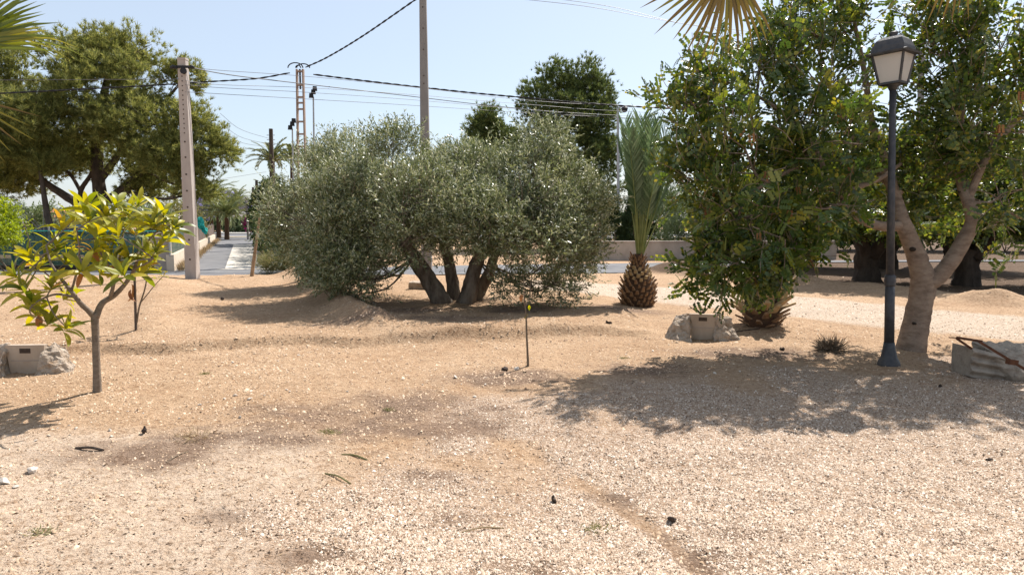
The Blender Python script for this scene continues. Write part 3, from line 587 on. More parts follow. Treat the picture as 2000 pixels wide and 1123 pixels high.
cable([(612, 146, 25.2), (700, 157, 25.4), (830, 172, 25.6), (1000, 189, 26), (1300, 212, 26.5), (2100, 250, 28)], .024, 'thick twisted cable running right from ladder pole past the pine', twist=True)
cable([(364, 131, 17.5), (450, 147, 18.6), (590, 164, 20.5), (780, 186, 23), (1000, 211, 25), (1300, 236, 27), (2100, 270, 30)], .013, 'black cable from the pale pole passing under the twisted cable')
for y0, ys_, lab in ((131, (138, 150, 170, 198, 210, 224), 'uppermost thin wire running right from the pale pole'), (158, (166, 172, 185, 206, 222, 238), 'second thin wire from the top running right from pale pole'),
                     (166, (172, 181, 195, 216, 230, 244), 'third thin wire from the top running right from pale pole'), (180, (184, 194, 206, 222, 234, 247), 'lowest thin wire running right from the pale pole')):
    cable([(362, y0, 17.5), (430, ys_[0], 18.4), (600, ys_[1], 20.6), (800, ys_[2], 23), (1050, ys_[3], 25.4), (1300, ys_[4], 27), (2100, ys_[5]+20, 30)], .0065, lab, M_wire)
cable([(350, 155, 17.5), (180, 156, 18), (-200, 158, 19)], .007, 'pale thin wire running left from the pale pole across the pine', M_wire)
for k, (ya, yb, lab) in enumerate(((222, 272, 'highest thin wire from dark wooden pole into the left pine'), (238, 283, 'middle thin wire from dark wooden pole into the left pine'), (252, 288, 'lowest thin wire from dark wooden pole into the left pine'))):
    cable([(430-k*2, ya, 33), (470, ya+(yb-ya)*.62+2*k, 35), (529, yb, 38)], .009, lab, M_wire)
cable([(380, 359, 30), (440, 349, 34), (520, 336, 38)], .008, 'single thin wire low over the lane', M_wire)
cable([(1000, -3, 14), (1150, 14, 14.2), (1300, 41, 14.5), (1460, 68, 15), (1800, 128, 16)], .005, 'upper right thin wire crossing behind the fan palm leaf', M_wire)
cable([(1070, -4, 14), (1200, 15, 14.2), (1330, 46, 14.5), (1460, 62, 15), (1800, 110, 16)], .005, 'second thin wire at upper right entering the carob crown', M_wire)

# ------------------------------------------------------------------ trees
def tree(name, base, label, cat, group=None): return thing(name, base, label, cat, group)
def foliage_obj(name, VF, mat, parent, stuff=False):
    o = link(name, npmesh(name, VF[0], VF[1], mat), parent)
    if stuff: o['kind'] = 'stuff'
    return o
def twigs(mb, starts, ends, r0, r1, rng, sides=4):
    for a, b in zip(starts, ends):
        m = (a+b)/2+rng.normal(size=3)*.08*np.linalg.norm(b-a); Q = smooth_path([[*a, r0], [*m, (r0+r1)/2], [*b, r1]], 3); mb.tube(Q[:, :3], Q[:, 3], sides)
def branch_to(mb, nodes, B, rng, r0, r1, per=5, reach=.85):
    # limbs from the nearest skeleton node to each foliage clump and finer twigs inside it
    nodes = np.asarray(nodes)
    for b in B:
        c = b[:3]; k = np.argmin(np.linalg.norm(nodes-c, axis=1)+np.maximum(0, nodes[:, 2]-c[2])*1.5); a = nodes[k]
        m = a*.45+c*.55+np.array([0, 0, -.12*np.linalg.norm(c-a)])+rng.normal(size=3)*.06*np.linalg.norm(c-a)
        Q = smooth_path([[*a, r0], [*m, r0*.7], [*c, r0*.45]], 5); mb.tube(Q[:, :3], Q[:, 3], 6, .05)
        for _ in range(per):
            d = rng.normal(size=3); d /= np.linalg.norm(d); e = c+d*b[3:]*reach; s = Q[rng.integers(len(Q)//2, len(Q)), :3]
            twigs(mb, [s], [e], r0*.4, r1, rng)

# --- the big olive
rng = np.random.default_rng(12)
YO = 12.4; ob = gpt(893, 603)
olive = tree('olive_tree', ob, 'wide grey green olive tree with several leaning trunks in the middle', 'olive tree')
OB = [blob(760, 330, 12.6, 85, 62, .9), blob(700, 395, 12.2, 88, 82, .9), blob(650, 470, 12.0, 66, 75, .8), blob(690, 540, 11.6, 58, 46, .55), blob(612, 425, 12.6, 70, 80, .8), blob(566, 435, 12.8, 46, 70, .6),
      blob(850, 390, 11.6, 92, 80, .9), blob(815, 465, 11.4, 80, 62, .7), blob(950, 350, 12.6, 80, 58, .9), blob(1045, 335, 12.4, 82, 70, .9), blob(1095, 405, 12.2, 84, 82, .9), blob(1035, 465, 11.3, 100, 68, .8),
      blob(1118, 480, 12.0, 58, 68, .7), blob(1092, 550, 11.7, 48, 46, .5), blob(950, 440, 11.2, 92, 66, .7), blob(890, 350, 13.4, 75, 60, .9), blob(665, 330, 13.2, 62, 45, .7), blob(1000, 400, 13.6, 110, 80, .9),
      blob(760, 420, 13.8, 110, 85, .9), blob(900, 270+70, 12.8, 60, 45, .6), blob(990, 550, 11.6, 26, 38, .3), blob(745, 525, 11.6, 40, 38, .4), blob(1060, 275, 12.4, 46, 32, .4), blob(770, 280, 12.5, 50, 34, .4), blob(1152, 410, 12.3, 36, 62, .5), blob(655, 535, 12.0, 40, 44, .5), blob(720, 500, 12.6, 60, 50, .6), blob(640, 505, 12.8, 60, 60, .6), blob(1060, 520, 12.2, 60, 46, .5), blob(1120, 545, 12.4, 40, 42, .4), blob(1040, 560, 11.8, 26, 30, .3), blob(700, 575, 11.5, 34, 22, .3), blob(870, 440, 12.6, 90, 50, .8), blob(800, 385, 11.3, 70, 55, .5), blob(1020, 390, 11.0, 80, 60, .5)]
mb = MB(); nodes = []
def px4(l, Y0): return [[*at(p[0], p[1], Y0+(p[3] if len(p) > 3 else 0)), p[2]] for p in l]
for k, l in enumerate(([(872, 612, .20), (862, 590, .17), (835, 545, .145), (808, 505, .13), (785, 475, .10, -.1), (745, 450, .08, -.2), (705, 420, .055, -.3)],
          [(808, 505, .11), (800, 470, .085, .1), (790, 420, .07, .2), (770, 360, .045, .3)],
          [(893, 612, .16, .3), (886, 570, .13, .4), (878, 520, .11, .5), (868, 480, .09, .6), (850, 420, .06, .7)],
          [(905, 612, .19, -.1), (918, 575, .15, -.15), (928, 530, .13, -.1), (945, 492, .11, 0), (985, 465, .09, 0), (1035, 440, .06, 0)],
          [(918, 610, .17, .2), (935, 570, .13, .35), (955, 535, .115, .5), (965, 500, .09, .6), (985, 440, .065, .7), (1010, 380, .04, .6)],
          [(935, 520, .08, -.1), (930, 470, .07, -.2), (920, 410, .05, -.3), (930, 360, .03, -.2)])):
    Q = limb(mb, px4(l, YO), 11, .10, 6, k); nodes += Q[len(Q)//2:, :3].tolist()
tr = mb.build('trunk', M_bark_o, olive, True)
mb = MB(); branch_to(mb, nodes, OB, rng, .022, .005, 5); mb.build('branches', M_bark_o, olive, True)
VF, P, D = shoots(OB, 14500, rng, .30, 15, .068, .0185, .50, .5, .40, .8, .3, .42, 2.2)
foliage_obj('crown', VF, M_olive, olive)
TOPB = [b for b in OB if b[2]+b[5] > 2.35]
P0, d0 = in_blobs(TOPB, 420, rng, .9, .3); P0 = P0[P0[:, 2] > 1.9]; TD = rng.normal(size=P0.shape)*.28; TD[:, 2] += 1; TD /= np.linalg.norm(TD, axis=1)[:, None]; per = 24; tl = .25+.35*rng.random(len(P0))
PP = (P0[:, None]+TD[:, None]*(tl[:, None]*np.arange(per)/per)[:, :, None]).reshape(-1, 3); DD = np.repeat(TD, per, 0)*.8+rng.normal(size=PP.shape)*.45; sz = .75+.5*rng.random(len(PP))
foliage_obj('shoots', scatter(LEAF4, LEAF4F, PP, frames(DD, rng), np.stack([.017*sz, .017*sz, .062*sz], 1)), M_olive, olive)
mb = MB(); twigs(mb, P[::9]-D[::9]*.25, P[::9]+D[::9]*.25, .006, .003, rng, 3); mb.build('twigs', M_twig, olive)
# --- second olive behind it on the left
rng = np.random.default_rng(13); ob2 = at(640, 556, 15.6); ob2[2] = float(G(ob2[0], ob2[1]))
olive2 = tree('olive_tree', ob2, 'olive tree standing behind the big one on its left, next to the lane hedge', 'olive tree')
B2 = [blob(566, 385, 15.6, 46, 60, .8), blob(612, 345, 15.8, 55, 48, .9), blob(680, 310, 15.8, 52, 36, .8), blob(640, 400, 15.6, 80, 66, 1.0), blob(590, 450, 15.4, 60, 60, .8), blob(545, 430, 15.6, 28, 45, .5), blob(720, 350, 16, 70, 50, .9), blob(612, 505, 15.4, 30, 42, .5)]
mb = MB(); Q = limb(mb, px4([(640, 562, .15), (642, 520, .12), (632, 470, .09), (622, 410, .06)], 15.6), 9, .1); nodes = Q[6:, :3]; mb.build('trunk', M_bark_o, olive2, True)
mb = MB(); branch_to(mb, nodes, B2, rng, .035, .007, 4); mb.build('branches', M_bark_o, olive2, True)
VF, P, D = shoots(B2, 4600, rng, .36, 14, .075, .021, .6, .5, .42, .9, .3, .38, 2.4); foliage_obj('crown', VF, M_olive, olive2)

# --- near carob
rng = np.random.default_rng(21); YC = 8.55; cb = gpt(1778, 684); YC = cb[1]
carob = tree('carob_tree', cb, 'big leafy carob tree with smooth forked trunk and hanging green pods, behind lamp post', 'carob tree')
mb = MB(); nodes = []
for k, l in enumerate(([(1777, 696, .19), (1779, 682, .165), (1788, 635, .145), (1797, 590, .135), (1803, 552, .135), (1795, 515, .115), (1780, 475, .098), (1762, 432, .085), (1750, 390, .07, .1), (1732, 330, .06, .2), (1705, 250, .045, .3), (1688, 140, .03, .3), (1668, 40, .02, .3)],
          [(1800, 556, .10), (1828, 545, .10, -.05), (1858, 510, .092, -.1), (1882, 470, .085, -.1), (1900, 432, .078, -.1), (1892, 395, .07, -.1), (1878, 355, .06, 0), (1872, 300, .05, .1), (1876, 200, .038, .1), (1880, 90, .025, .1)],
          [(1760, 440, .07), (1725, 442, .06, -.1), (1685, 430, .052, -.2), (1658, 408, .046, -.2), (1648, 385, .042, -.2), (1672, 368, .038, -.1), (1720, 348, .03, 0), (1760, 320, .02, .1)],
          [(1652, 390, .04, -.2), (1620, 350, .036, -.3), (1590, 290, .034, -.4), (1560, 250, .03, -.4), (1500, 200, .02, -.3), (1420, 160, .012, -.3)],
          [(1588, 285, .03, -.4), (1560, 325, .026, -.5), (1510, 350, .022, -.5), (1450, 400, .016, -.5), (1440, 480, .01, -.5)],
          [(1757, 380, .05, .1), (1700, 320, .042, .5), (1640, 220, .032, .8), (1600, 100, .02, .8)],
          [(1890, 390, .05, -.1), (1930, 300, .042, -.1), (1965, 255, .038, -.1), (2010, 215, .034, -.1), (2080, 170, .02, 0)],
          [(1900, 425, .05, 0), (1960, 420, .035, .4), (2030, 390, .022, .6)])):
    Q = limb(mb, px4(l, YC), 12 if k < 2 else 8, .045, 6, k+30); nodes += Q[len(Q)//2 if k < 2 else 4:, :3].tolist()
tmb = mb
for px, py, r, dy in ((1784, 487, .035, -.095), (1893, 470, .022, -.085), (1878, 497, .024, -.09), (1878, 375, .026, -.06), (1787, 632, .02, -.14)):
    p = at(px, py, YC+dy-.0); MB().tube([p+np.array([0, .03, 0]), p-np.array([0, .012, 0])], [r, r*.7], 9, .1).build('knot', M_bark_d, carob, True)
CB = [blob(1400, 205, YC-.2, 78, 62, .55), blob(1335, 205, YC-.2, 36, 30, .3), blob(1480, 140, YC, 56, 62, .5), blob(1455, 290, YC-.5, 112, 78, .7), blob(1390, 345, YC-.3, 66, 66, .5), blob(1470, 420, YC-.6, 88, 72, .6),
      blob(1470, 490, YC-.5, 80, 46, .5), blob(1398, 520, YC-.5, 34, 44, .3), blob(1540, 500, YC-.4, 40, 34, .3), blob(1470, 535, YC-.5, 50, 22, .3), blob(1585, 150, YC+.1, 52, 88, .5), blob(1600, 280, YC-.4, 100, 92, .7), blob(1555, 395, YC-.3, 86, 62, .6),
      blob(1645, 45, YC+.4, 34, 62, .4), blob(1672, 200, YC+.5, 52, 100, .5), blob(1700, 320, YC+.5, 78, 66, .6), blob(1848, 120, YC+.1, 62, 78, .5), blob(1905, 245, YC-.3, 82, 82, .6), blob(1960, 120, YC, 52, 80, .5),
      blob(1852, 40, YC+.1, 50, 50, .4), blob(1955, 380, YC-.1, 74, 66, .5), blob(1835, 320, YC+.3, 66, 46, .5), blob(2060, 260, YC, 90, 130, .7), blob(2060, 440, YC+.1, 70, 60, .5), blob(1560, 40, YC+.2, 34, 40, .3),
      blob(1620, 370, YC+.5, 72, 50, .5), blob(1760, 400, YC+.8, 46, 40, .4), blob(1930, 440, YC+.6, 56, 36, .4)]
branch_to(tmb, nodes, CB, rng, .022, .005, 6); tmb.build('trunk', M_bark_c, carob, True)
# compound carob leaf: paired round leaflets along a stalk
def compound(pairs=4, L=.15, ll=.048, lw=.036):
    V = []; F = []
    def leaflet(p, d, n):
        d = np.array(d)/np.linalg.norm(d); s = np.cross(n, d); k = len(V)
        for u, w, h in ((0, 0, 0), (.3, -.48, .12), (.75, -.42, .1), (1, 0, -.05), (.75, .42, .1), (.3, .48, .12)): V.append(np.array(p)+d*u*ll+s*w*lw+np.array(n)*h*lw)
        F.append((k, k+1, k+2, k+3)); F.append((k, k+3, k+4, k+5))
    for i in range(pairs):
        z = L*(.25+.75*i/pairs)
        for s in (-1, 1): leaflet((s*.004, -.02*(i/pairs)**2, z), (s*1.0, -.1, .35), np.array((s*.15, 1, 0))/1.01)
    leaflet((0, -.02, L), (.1, -.2, 1), np.array((0, 1, 0.)))
    return np.array(V), np.array(F)
TV, TF = compound()
per = 7; T0, d = in_blobs(CB, 1130, rng, .42, .42, 1.6, .34, 2.6); TD = d*.55+rng.normal(size=T0.shape)*.38; TD[:, 2] += np.where(T0[:, 2] > 2.0, .65, np.where(T0[:, 2] < 1.5, -.12, .1)); TD /= np.linalg.norm(TD, axis=1)[:, None]
lampx = at(1740, 400, 7.6)[0]; kk = ~((np.abs(T0[:, 0]*7.6/T0[:, 1]-lampx) < .42) & (T0[:, 1] < 8.25)); T0, TD = T0[kk], TD[kk]
tl = .26+.26*rng.random(len(T0)); tl = np.where(T0[:, 2] > 2.9, tl*1.35, tl)
P = (T0[:, None]+TD[:, None]*(tl[:, None]*(np.arange(per)+.3)/per)[:, :, None]).reshape(-1, 3)
D = np.repeat(TD, per, 0)*.45+rng.normal(size=P.shape)*.55
mb = MB(); twigs(mb, T0-TD*.05, T0+TD*tl[:, None], .006, .003, rng, 3); mb.build('twigs', M_bark_c, carob)
M = frames(D, rng)
flip = (M[:, 2, 1] < 0); M[flip, :, 0] *= -1; M[flip, :, 1] *= -1          # upper side of the leaf turned to the sky
S = .75+.5*rng.random(len(P)); near = np.argsort(P[:, 1]+.35*np.abs(P[:, 0]-4)*0)[:300]; rest = np.setdiff1d(np.arange(len(P)), near)
V, F = scatter(TV, TF, P[rest], M[rest], S[rest]); foliage_obj('foliage', (V, F), M_carob, carob, True)
lme = npmesh('leaf', TV, TF, M_carob_o)
for k in near:
    Mx = Matrix(M[k].tolist()).to_4x4(); Mx.translation = Vector(P[k]); Mx = Mx @ Matrix.Scale(float(S[k]), 4); child('leaf', lme, carob, Mx)
# pods in hanging bunches, and a few dry orange leaves
Q = smooth_path([[0, 0, 0, .004], [.012, 0, -.05, .011], [.03, 0, -.10, .012], [.05, 0, -.15, .010], [.055, 0, -.175, .003]], 2); pm = MB().tube(Q[:, :3]*np.array([1, .45, 1]), Q[:, 3], 6).mesh('pod', M_pod, True)
cl, _ = in_blobs(CB, 60, rng, .6, .2); cl = cl[np.argsort(cl[:, 1])][:34]
for c in cl:
    for k in range(rng.integers(3, 7)):
        p = c+rng.normal(size=3)*.045-np.array([0, .1, .03]); child('pod', pm, carob, Matrix.Translation(p) @ Matrix.Rotation(rng.random()*6.28, 4, 'Z') @ Matrix.Scale(.8+.5*rng.random(), 4))
dm = npmesh('dry_leaf', TV, TF, M_dryleaf); cl, _ = in_blobs(CB, 80, rng, .6, .2); cl = cl[np.argsort(cl[:, 1])][:22]
for c in cl: child('dry_leaf', dm, carob, Matrix.Translation(c-np.array([0, .1, 0])) @ Matrix.Rotation(rng.random()*6.28, 4, 'Z') @ Matrix.Rotation(2.2+rng.random(), 4, 'X') @ Matrix.Scale(.8, 4))

OTF = np.array([(6*i, 6*i+1+j, 6*i+3, 6*i+5-j) for i in range(len(TV)//6) for j in (0,)])
# --- old carobs in the orchard beyond the berm
def orchard(px, py, w, Y, seed, label, blobs, top=430):
    rg = np.random.default_rng(seed); b = at(px, py, Y); b[2] = float(G(b[0], b[1])); t = tree('orchard_tree', b, label, 'carob tree', 'old orchard carobs behind the dirt berm'); s = Y/FPX; r = w*s/2
    mb = MB(); nd = []
    Q = limb(mb, [[b[0], b[1], b[2]-.15, r*1.35], [b[0], b[1], b[2]+.25, r*1.05], [b[0]-.05, b[1], b[2]+.6, r*1.0], [b[0]+.03, b[1], b[2]+.85, r*.95]], 12, .14, 5, seed)
    for k in range(4):
        a = k*1.6+rg.random(); e = np.array([b[0]+math.cos(a)*1.3, b[1]+math.sin(a)*1.0, b[2]+2.2+.5*rg.random()]); m = np.array([b[0]+math.cos(a)*.55, b[1]+math.sin(a)*.45, b[2]+1.25])
        q = limb(mb, [[b[0]+math.cos(a)*r*.4, b[1]+math.sin(a)*r*.4, b[2]+.7, r*.7], [*m, r*.45], [*e, r*.25]], 8, .12, 5, seed+k); nd += q[5:, :3].tolist()
    mb.build('trunk', M_bark_d, t, True)
    Bs = [np.array([b[0]+dx, b[1]+dy, b[2]+dz, rx, ry, rz]) for dx, dy, dz, rx, ry, rz in blobs]
    mb = MB(); branch_to(mb, nd, Bs, rg, .04, .01, 3); mb.build('branches', M_bark_d, t, True)
    P, d = in_blobs(Bs, 3500, rg, .5, .3); D = d*.7+rg.normal(size=P.shape)*.5; D[:, 2] += .1; V, F = scatter(TV, OTF, P, frames(D, rg), 1.5+.8*rg.random(len(P))); foliage_obj('crown', (V, F), M_carob, t); return t
std = [(-1.3, -.6, 1.95, 1.1, 1.1, .75), (1.2, -.6, 1.95, 1.15, 1.1, .75), (0, -.9, 2.3, 1.4, 1.1, .9), (0, .6, 2.9, 1.6, 1.3, 1.0), (-1.0, .2, 2.7, 1.2, 1.2, .9), (1.1, .3, 2.7, 1.2, 1.2, .9), (.2, -.5, 1.55, 1.3, .8, .35)]
orchard(1692, 545, 40, 18.3, 41, 'old dark trunked orchard carob directly left of the lamp post', std)
orchard(1889, 556, 42, 17.0, 42, 'old dark trunked orchard carob right of the forked carob trunk', std)
orchard(1575, 508, 26, 24.0, 43, 'farther orchard carob left of the others, behind the leaning crown', std)
orchard(1735, 518, 30, 23.0, 44, 'farther orchard carob half hidden behind the lamp post', std)
orchard(1862, 522, 34, 22.5, 45, 'farther orchard carob seen through the fork of the near carob', std)
orchard(2110, 560, 42, 17.0, 46, 'orchard carob at the right edge with only its crown in view', std)

# --- pines
def tuft(n, L, w, seed):
    rg = np.random.default_rng(seed); V = []; F = []
    for k in range(n):
        d = rg.normal(size=3)*.62; d[2] = abs(d[2])+.55; d /= np.linalg.norm(d); s = np.cross(d, rg.normal(size=3)); s /= np.linalg.norm(s); o = np.array([0, 0, -.05+.1*rg.random()])
        V += [o-s*w/2, o+s*w/2, o+d*L]; F.append((3*k, 3*k+1, 3*k+2))
    return np.array(V), np.array(F)
def pine(base, label, blobs, limbs, n, L, w, mat, seed, Y, r0, hfreq=.85, hole=.30):
    rg = np.random.default_rng(seed); t = tree('pine_tree', base, label, 'pine tree'); mb = MB(); nd = []
    for k, l in enumerate(limbs): Q = limb(mb, px4(l, Y), 9, .08, 6, seed+k); nd += Q[len(Q)//3:, :3].tolist()
    mb.build('trunk', M_bark_p, t, True)
    mb = MB(); branch_to(mb, nd, blobs, rg, r0, .012, 6); mb.build('branches', M_bark_p, t, True)
    P, d = in_blobs(blobs, n, rg, .62, .52, 3.0, hole, hfreq); D = d*.8+rg.normal(size=P.shape)*.3; D[:, 2] += .65
    V, F = scatter(*tuft(11, L, w*1.2, seed), P, frames(D, rg), .7+.6*rg.random(n)); foliage_obj('crown', (V, F), mat, t); return t
YP = 30; pbse = at(190, 492, YP); pbse[2] = 0
PB = [blob(200, 100, YP, 62, 42, 1.6), blob(265, 100, YP+.5, 50, 42, 1.4), blob(130, 120, YP-.5, 60, 50, 1.5), blob(250, 165, YP-1, 78, 50, 1.8), blob(165, 190, YP-1.4, 75, 52, 1.8), blob(75, 235, YP-2.5, 66, 52, 1.7), blob(10, 225, YP-2, 60, 50, 1.6),
      blob(220, 250, YP-1.6, 70, 45, 1.6), blob(300, 230, YP-1.2, 58, 48, 1.5), blob(352, 165, YP, 42, 52, 1.2), blob(365, 235, YP-.6, 48, 48, 1.2), blob(400, 290, YP-.6, 52, 40, 1.2), blob(430, 300, YP-.3, 34, 32, .9), blob(330, 300, YP-1.2, 62, 40, 1.5), blob(380, 335, YP-.5, 44, 28, 1.0),
      blob(60, 310, YP, 80, 42, 1.7), blob(150, 300, YP+.6, 80, 40, 1.8), blob(250, 330, YP+.5, 70, 34, 1.6), blob(15, 345, YP+.5, 66, 36, 1.6), blob(300, 365, YP+1, 60, 26, 1.2), blob(-60, 280, YP, 70, 70, 2), blob(-70, 140, YP, 60, 60, 1.8), blob(40, 140, YP+1, 45, 45, 1.2), blob(395, 372, YP, 36, 18, .7), blob(-10, 290, YP-3, 42, 28, 1.2)]
pine(pbse, 'huge spreading pine filling the upper left behind the green fence', PB,
     [[(190, 500, .36), (192, 440, .33), (195, 380, .30), (190, 310, .26), (195, 230, .2), (215, 130, .1)], [(188, 420, .2), (155, 400, .18), (110, 372, .15), (60, 335, .1), (10, 300, .06)], [(162, 402, .12), (158, 372, .1), (175, 345, .08), (185, 320, .05)], [(158, 375, .08), (140, 345, .07), (115, 320, .05)],
      [(200, 400, .2), (235, 372, .17), (290, 325, .12), (350, 270, .07)], [(197, 350, .15), (240, 290, .11), (280, 220, .06)]], 28000, .20, .026, M_pine, 51, YP, .07)
t2 = at(100, 492, 27.5); t2[2] = 0
mb = MB(); limb(mb, px4([(104, 500, .16), (100, 455, .14), (92, 420, .12), (85, 375, .09), (78, 330, .07), (70, 290, .04)], 27.5), 8, .08); tt = tree('pine_tree', t2, 'slender leaning pine trunk in front of the huge pine at left', 'pine tree'); mb.build('trunk', M_bark_p, tt, True)
rg = np.random.default_rng(57); Bq = [blob(60, 285, 27.5, 55, 35, 1.0), blob(95, 320, 27.5, 45, 25, .8)]; P, d = in_blobs(Bq, 900, rg, .6, .4); D = d*.8; D[:, 2] += .6; V, F = scatter(*tuft(14, .17, .02, 5), P, frames(D, rg), .7+.6*rg.random(len(P))); foliage_obj('crown', (V, F), M_pine, tt)
YQ = 40
pine(np.array([*at(1120, 486, YQ)[:2], 0]), 'tall dark pine rising behind the olive, right of centre', [blob(1090, 165, YQ, 52, 40, 1.5), blob(1140, 160, YQ, 45, 40, 1.4), blob(1165, 185, YQ, 36, 36, 1.1), blob(1050, 200, YQ, 42, 34, 1.2), blob(1030, 225, YQ, 32, 28, 1), blob(1100, 225, YQ-1, 68, 46, 1.8), blob(1160, 240, YQ-.8, 42, 46, 1.4), blob(1190, 218, YQ, 17, 34, .7),
      blob(1130, 300, YQ-1, 62, 44, 1.8), blob(1180, 310, YQ-.8, 34, 46, 1.3), blob(1060, 290, YQ, 48, 42, 1.5), blob(1165, 365, YQ-1, 48, 36, 1.5), blob(1110, 360, YQ, 50, 32, 1.4)],
     [[(1120, 490, .3), (1118, 400, .27), (1110, 300, .22), (1105, 220, .14), (1110, 150, .06)], [(1114, 340, .15), (1150, 280, .1), (1175, 220, .05)], [(1110, 300, .14), (1070, 250, .09), (1045, 215, .05)]], 10500, .22, .032, M_pine2, 52, YQ, .08, .8, .2)
pine(np.array([*at(965, 486, YQ+1)[:2], 0]), 'smaller rounded pine left of the tall dark pine', [blob(955, 235, YQ+1, 36, 26, 1.1), blob(940, 265, YQ+1, 30, 28, 1), blob(975, 265, YQ+1, 38, 30, 1.1), blob(1000, 290, YQ+1, 36, 34, 1.1), blob(950, 305, YQ+1, 38, 30, 1.1)],
     [[(965, 490, .2), (965, 380, .17), (962, 300, .12), (958, 240, .05)]], 4000, .22, .032, M_pine2, 53, YQ+1, .06, .8, .15)

# --- loquat in the foreground, every leaf its own piece
rng = np.random.default_rng(61); lb = gpt(190, 765); YL = lb[1]
loq = tree('loquat_tree', lb, 'small loquat tree with large yellow green leaves in the left foreground', 'loquat tree')
mb = MB(); LN = []
for k, l in enumerate(([(190, 778, .052), (190, 765, .046), (189, 720, .037), (187, 670, .035), (186, 635, .036), (184, 612, .037)],
          [(185, 620, .028), (172, 606, .025, -.05), (155, 590, .022, -.1), (140, 570, .018, -.15), (120, 545, .014, -.15), (100, 515, .01, -.15), (90, 480, .007, -.1)],
          [(148, 580, .014, -.12), (110, 575, .010, -.2), (80, 585, .008, -.3), (60, 600, .005, -.35)], [(110, 530, .009, -.1), (70, 530, .007, 0), (40, 525, .005, .1)],
          [(187, 620, .032), (200, 592, .027, .05), (222, 578, .024, .1), (240, 560, .02, .12), (258, 535, .016, .1), (270, 505, .012, .1), (290, 470, .009, .1), (320, 440, .006, .1)],
          [(215, 582, .02, .08), (222, 550, .016, 0), (212, 520, .013, -.05), (195, 490, .010, -.1), (180, 450, .008, -.1), (175, 420, .005, -.1)],
          [(222, 545, .012, .0), (235, 500, .01, .1), (240, 460, .008, .2), (245, 420, .006, .2)], [(262, 525, .01, .1), (285, 515, .008, -.1), (300, 505, .006, -.2)], [(140, 568, .01, -.1), (150, 530, .009, -.2), (155, 490, .007, -.3), (150, 450, .005, -.3)])):
    Q = limb(mb, px4(l, YL), 9, .05, 5, k+3); LN += Q[-8:, :3].tolist() if k else []
LN = np.array(LN)
def big_leaf(L, w, droop, fold=.25, n=6):
    V = []; F = []
    for i in range(n+1):
        u = i/n; x = math.sin(droop*u)/max(droop, .01)*L if droop else L*u; z = -(1-math.cos(droop*u))/max(droop, .01)*L; ww = w*(math.sin(math.pi*min(1, u*.86+.07))**.8 if 0 < u < 1 else .04)
        V += [(x, -ww/2, z+fold*ww/2), (x, 0, z), (x, ww/2, z+fold*ww/2)]
    for i in range(n): F += [(3*i, 3*i+3, 3*i+4, 3*i+1), (3*i+1, 3*i+4, 3*i+5, 3*i+2)]
    return np.array(V), np.array(F)
LM = [npmesh('leaf', *big_leaf(.205, .049, d_, f_), M_loquat, True) for d_, f_ in ((.5, .3), (.9, .2), (1.4, .35), (.2, .25))]
ros = [(45, 565), (30, 540), (75, 520), (110, 480), (70, 610), (95, 630), (130, 640), (60, 590), (120, 445), (150, 425), (170, 405), (205, 420), (225, 400), (250, 420), (270, 400), (320, 420), (340, 445), (300, 440), (190, 455), (230, 460), (270, 455), (150, 470), (185, 490), (220, 500), (255, 505), (285, 500), (305, 490), (130, 510), (160, 530), (200, 530), (240, 535), (275, 530), (100, 560), (130, 580), (325, 465), (90, 505), (60, 500), (210, 470), (245, 440), (175, 430)]
LV, LF = big_leaf(.205, .056, .8, .25); XP = []; XM = []; XS = []; nleaf = 0
for (px, py) in ros:
    c = at(px, py, YL+rng.normal()*.22); k = np.argmin(np.linalg.norm(LN-c, axis=1)); a = LN[k]; ax = c-a; ax = ax/(np.linalg.norm(ax)+1e-6)*.5+np.array([0, 0, .7]); ax /= np.linalg.norm(ax)
    twigs(mb, [a], [c], .007, .004, rng, 5)
    nl = rng.integers(10, 14); ph = rng.random()*6.28
    for j in range(nl):
        a_ = ph+j*2.4; tilt = .35+1.0*j/nl+rng.normal()*.15
        q = Vector(ax).to_track_quat('Z', 'X').to_matrix().to_4x4()
        Mx = Matrix.Translation(Vector(c)-Vector(ax)*.05*j/nl) @ q @ Matrix.Rotation(a_, 4, 'Z') @ Matrix.Rotation(-(math.pi/2-tilt), 4, 'Y') @ Matrix.Scale(.75+.5*rng.random(), 4)
        if j < 8 and nleaf < 300: child('leaf', LM[rng.integers(4)], loq, Mx); nleaf += 1
        else: sc_ = Mx.to_scale()[0]; XP.append(Mx.translation[:]); XM.append(np.array(Mx.to_3x3())/sc_); XS.append(sc_)
foliage_obj('foliage', scatter(LV, LF, np.array(XP), np.array(XM), np.array(XS)), M_loquat_i, loq, True)
mb.build('trunk', M_bark_l, loq, True)
dl = npmesh('dry_leaf', *big_leaf(.13, .06, 1.2, .5), M_dryleaf, True)
for px, py, dy in ((75, 625, -.1), (256, 575, -.05), (188, 500, -.2), (225, 525, -.2)):
    child('dry_leaf', dl, loq, Matrix.Translation(at(px, py-10, YL+dy)) @ Matrix.Rotation(rng.random()*6, 4, 'Z') @ Matrix.Rotation(1.3, 4, 'Y'))
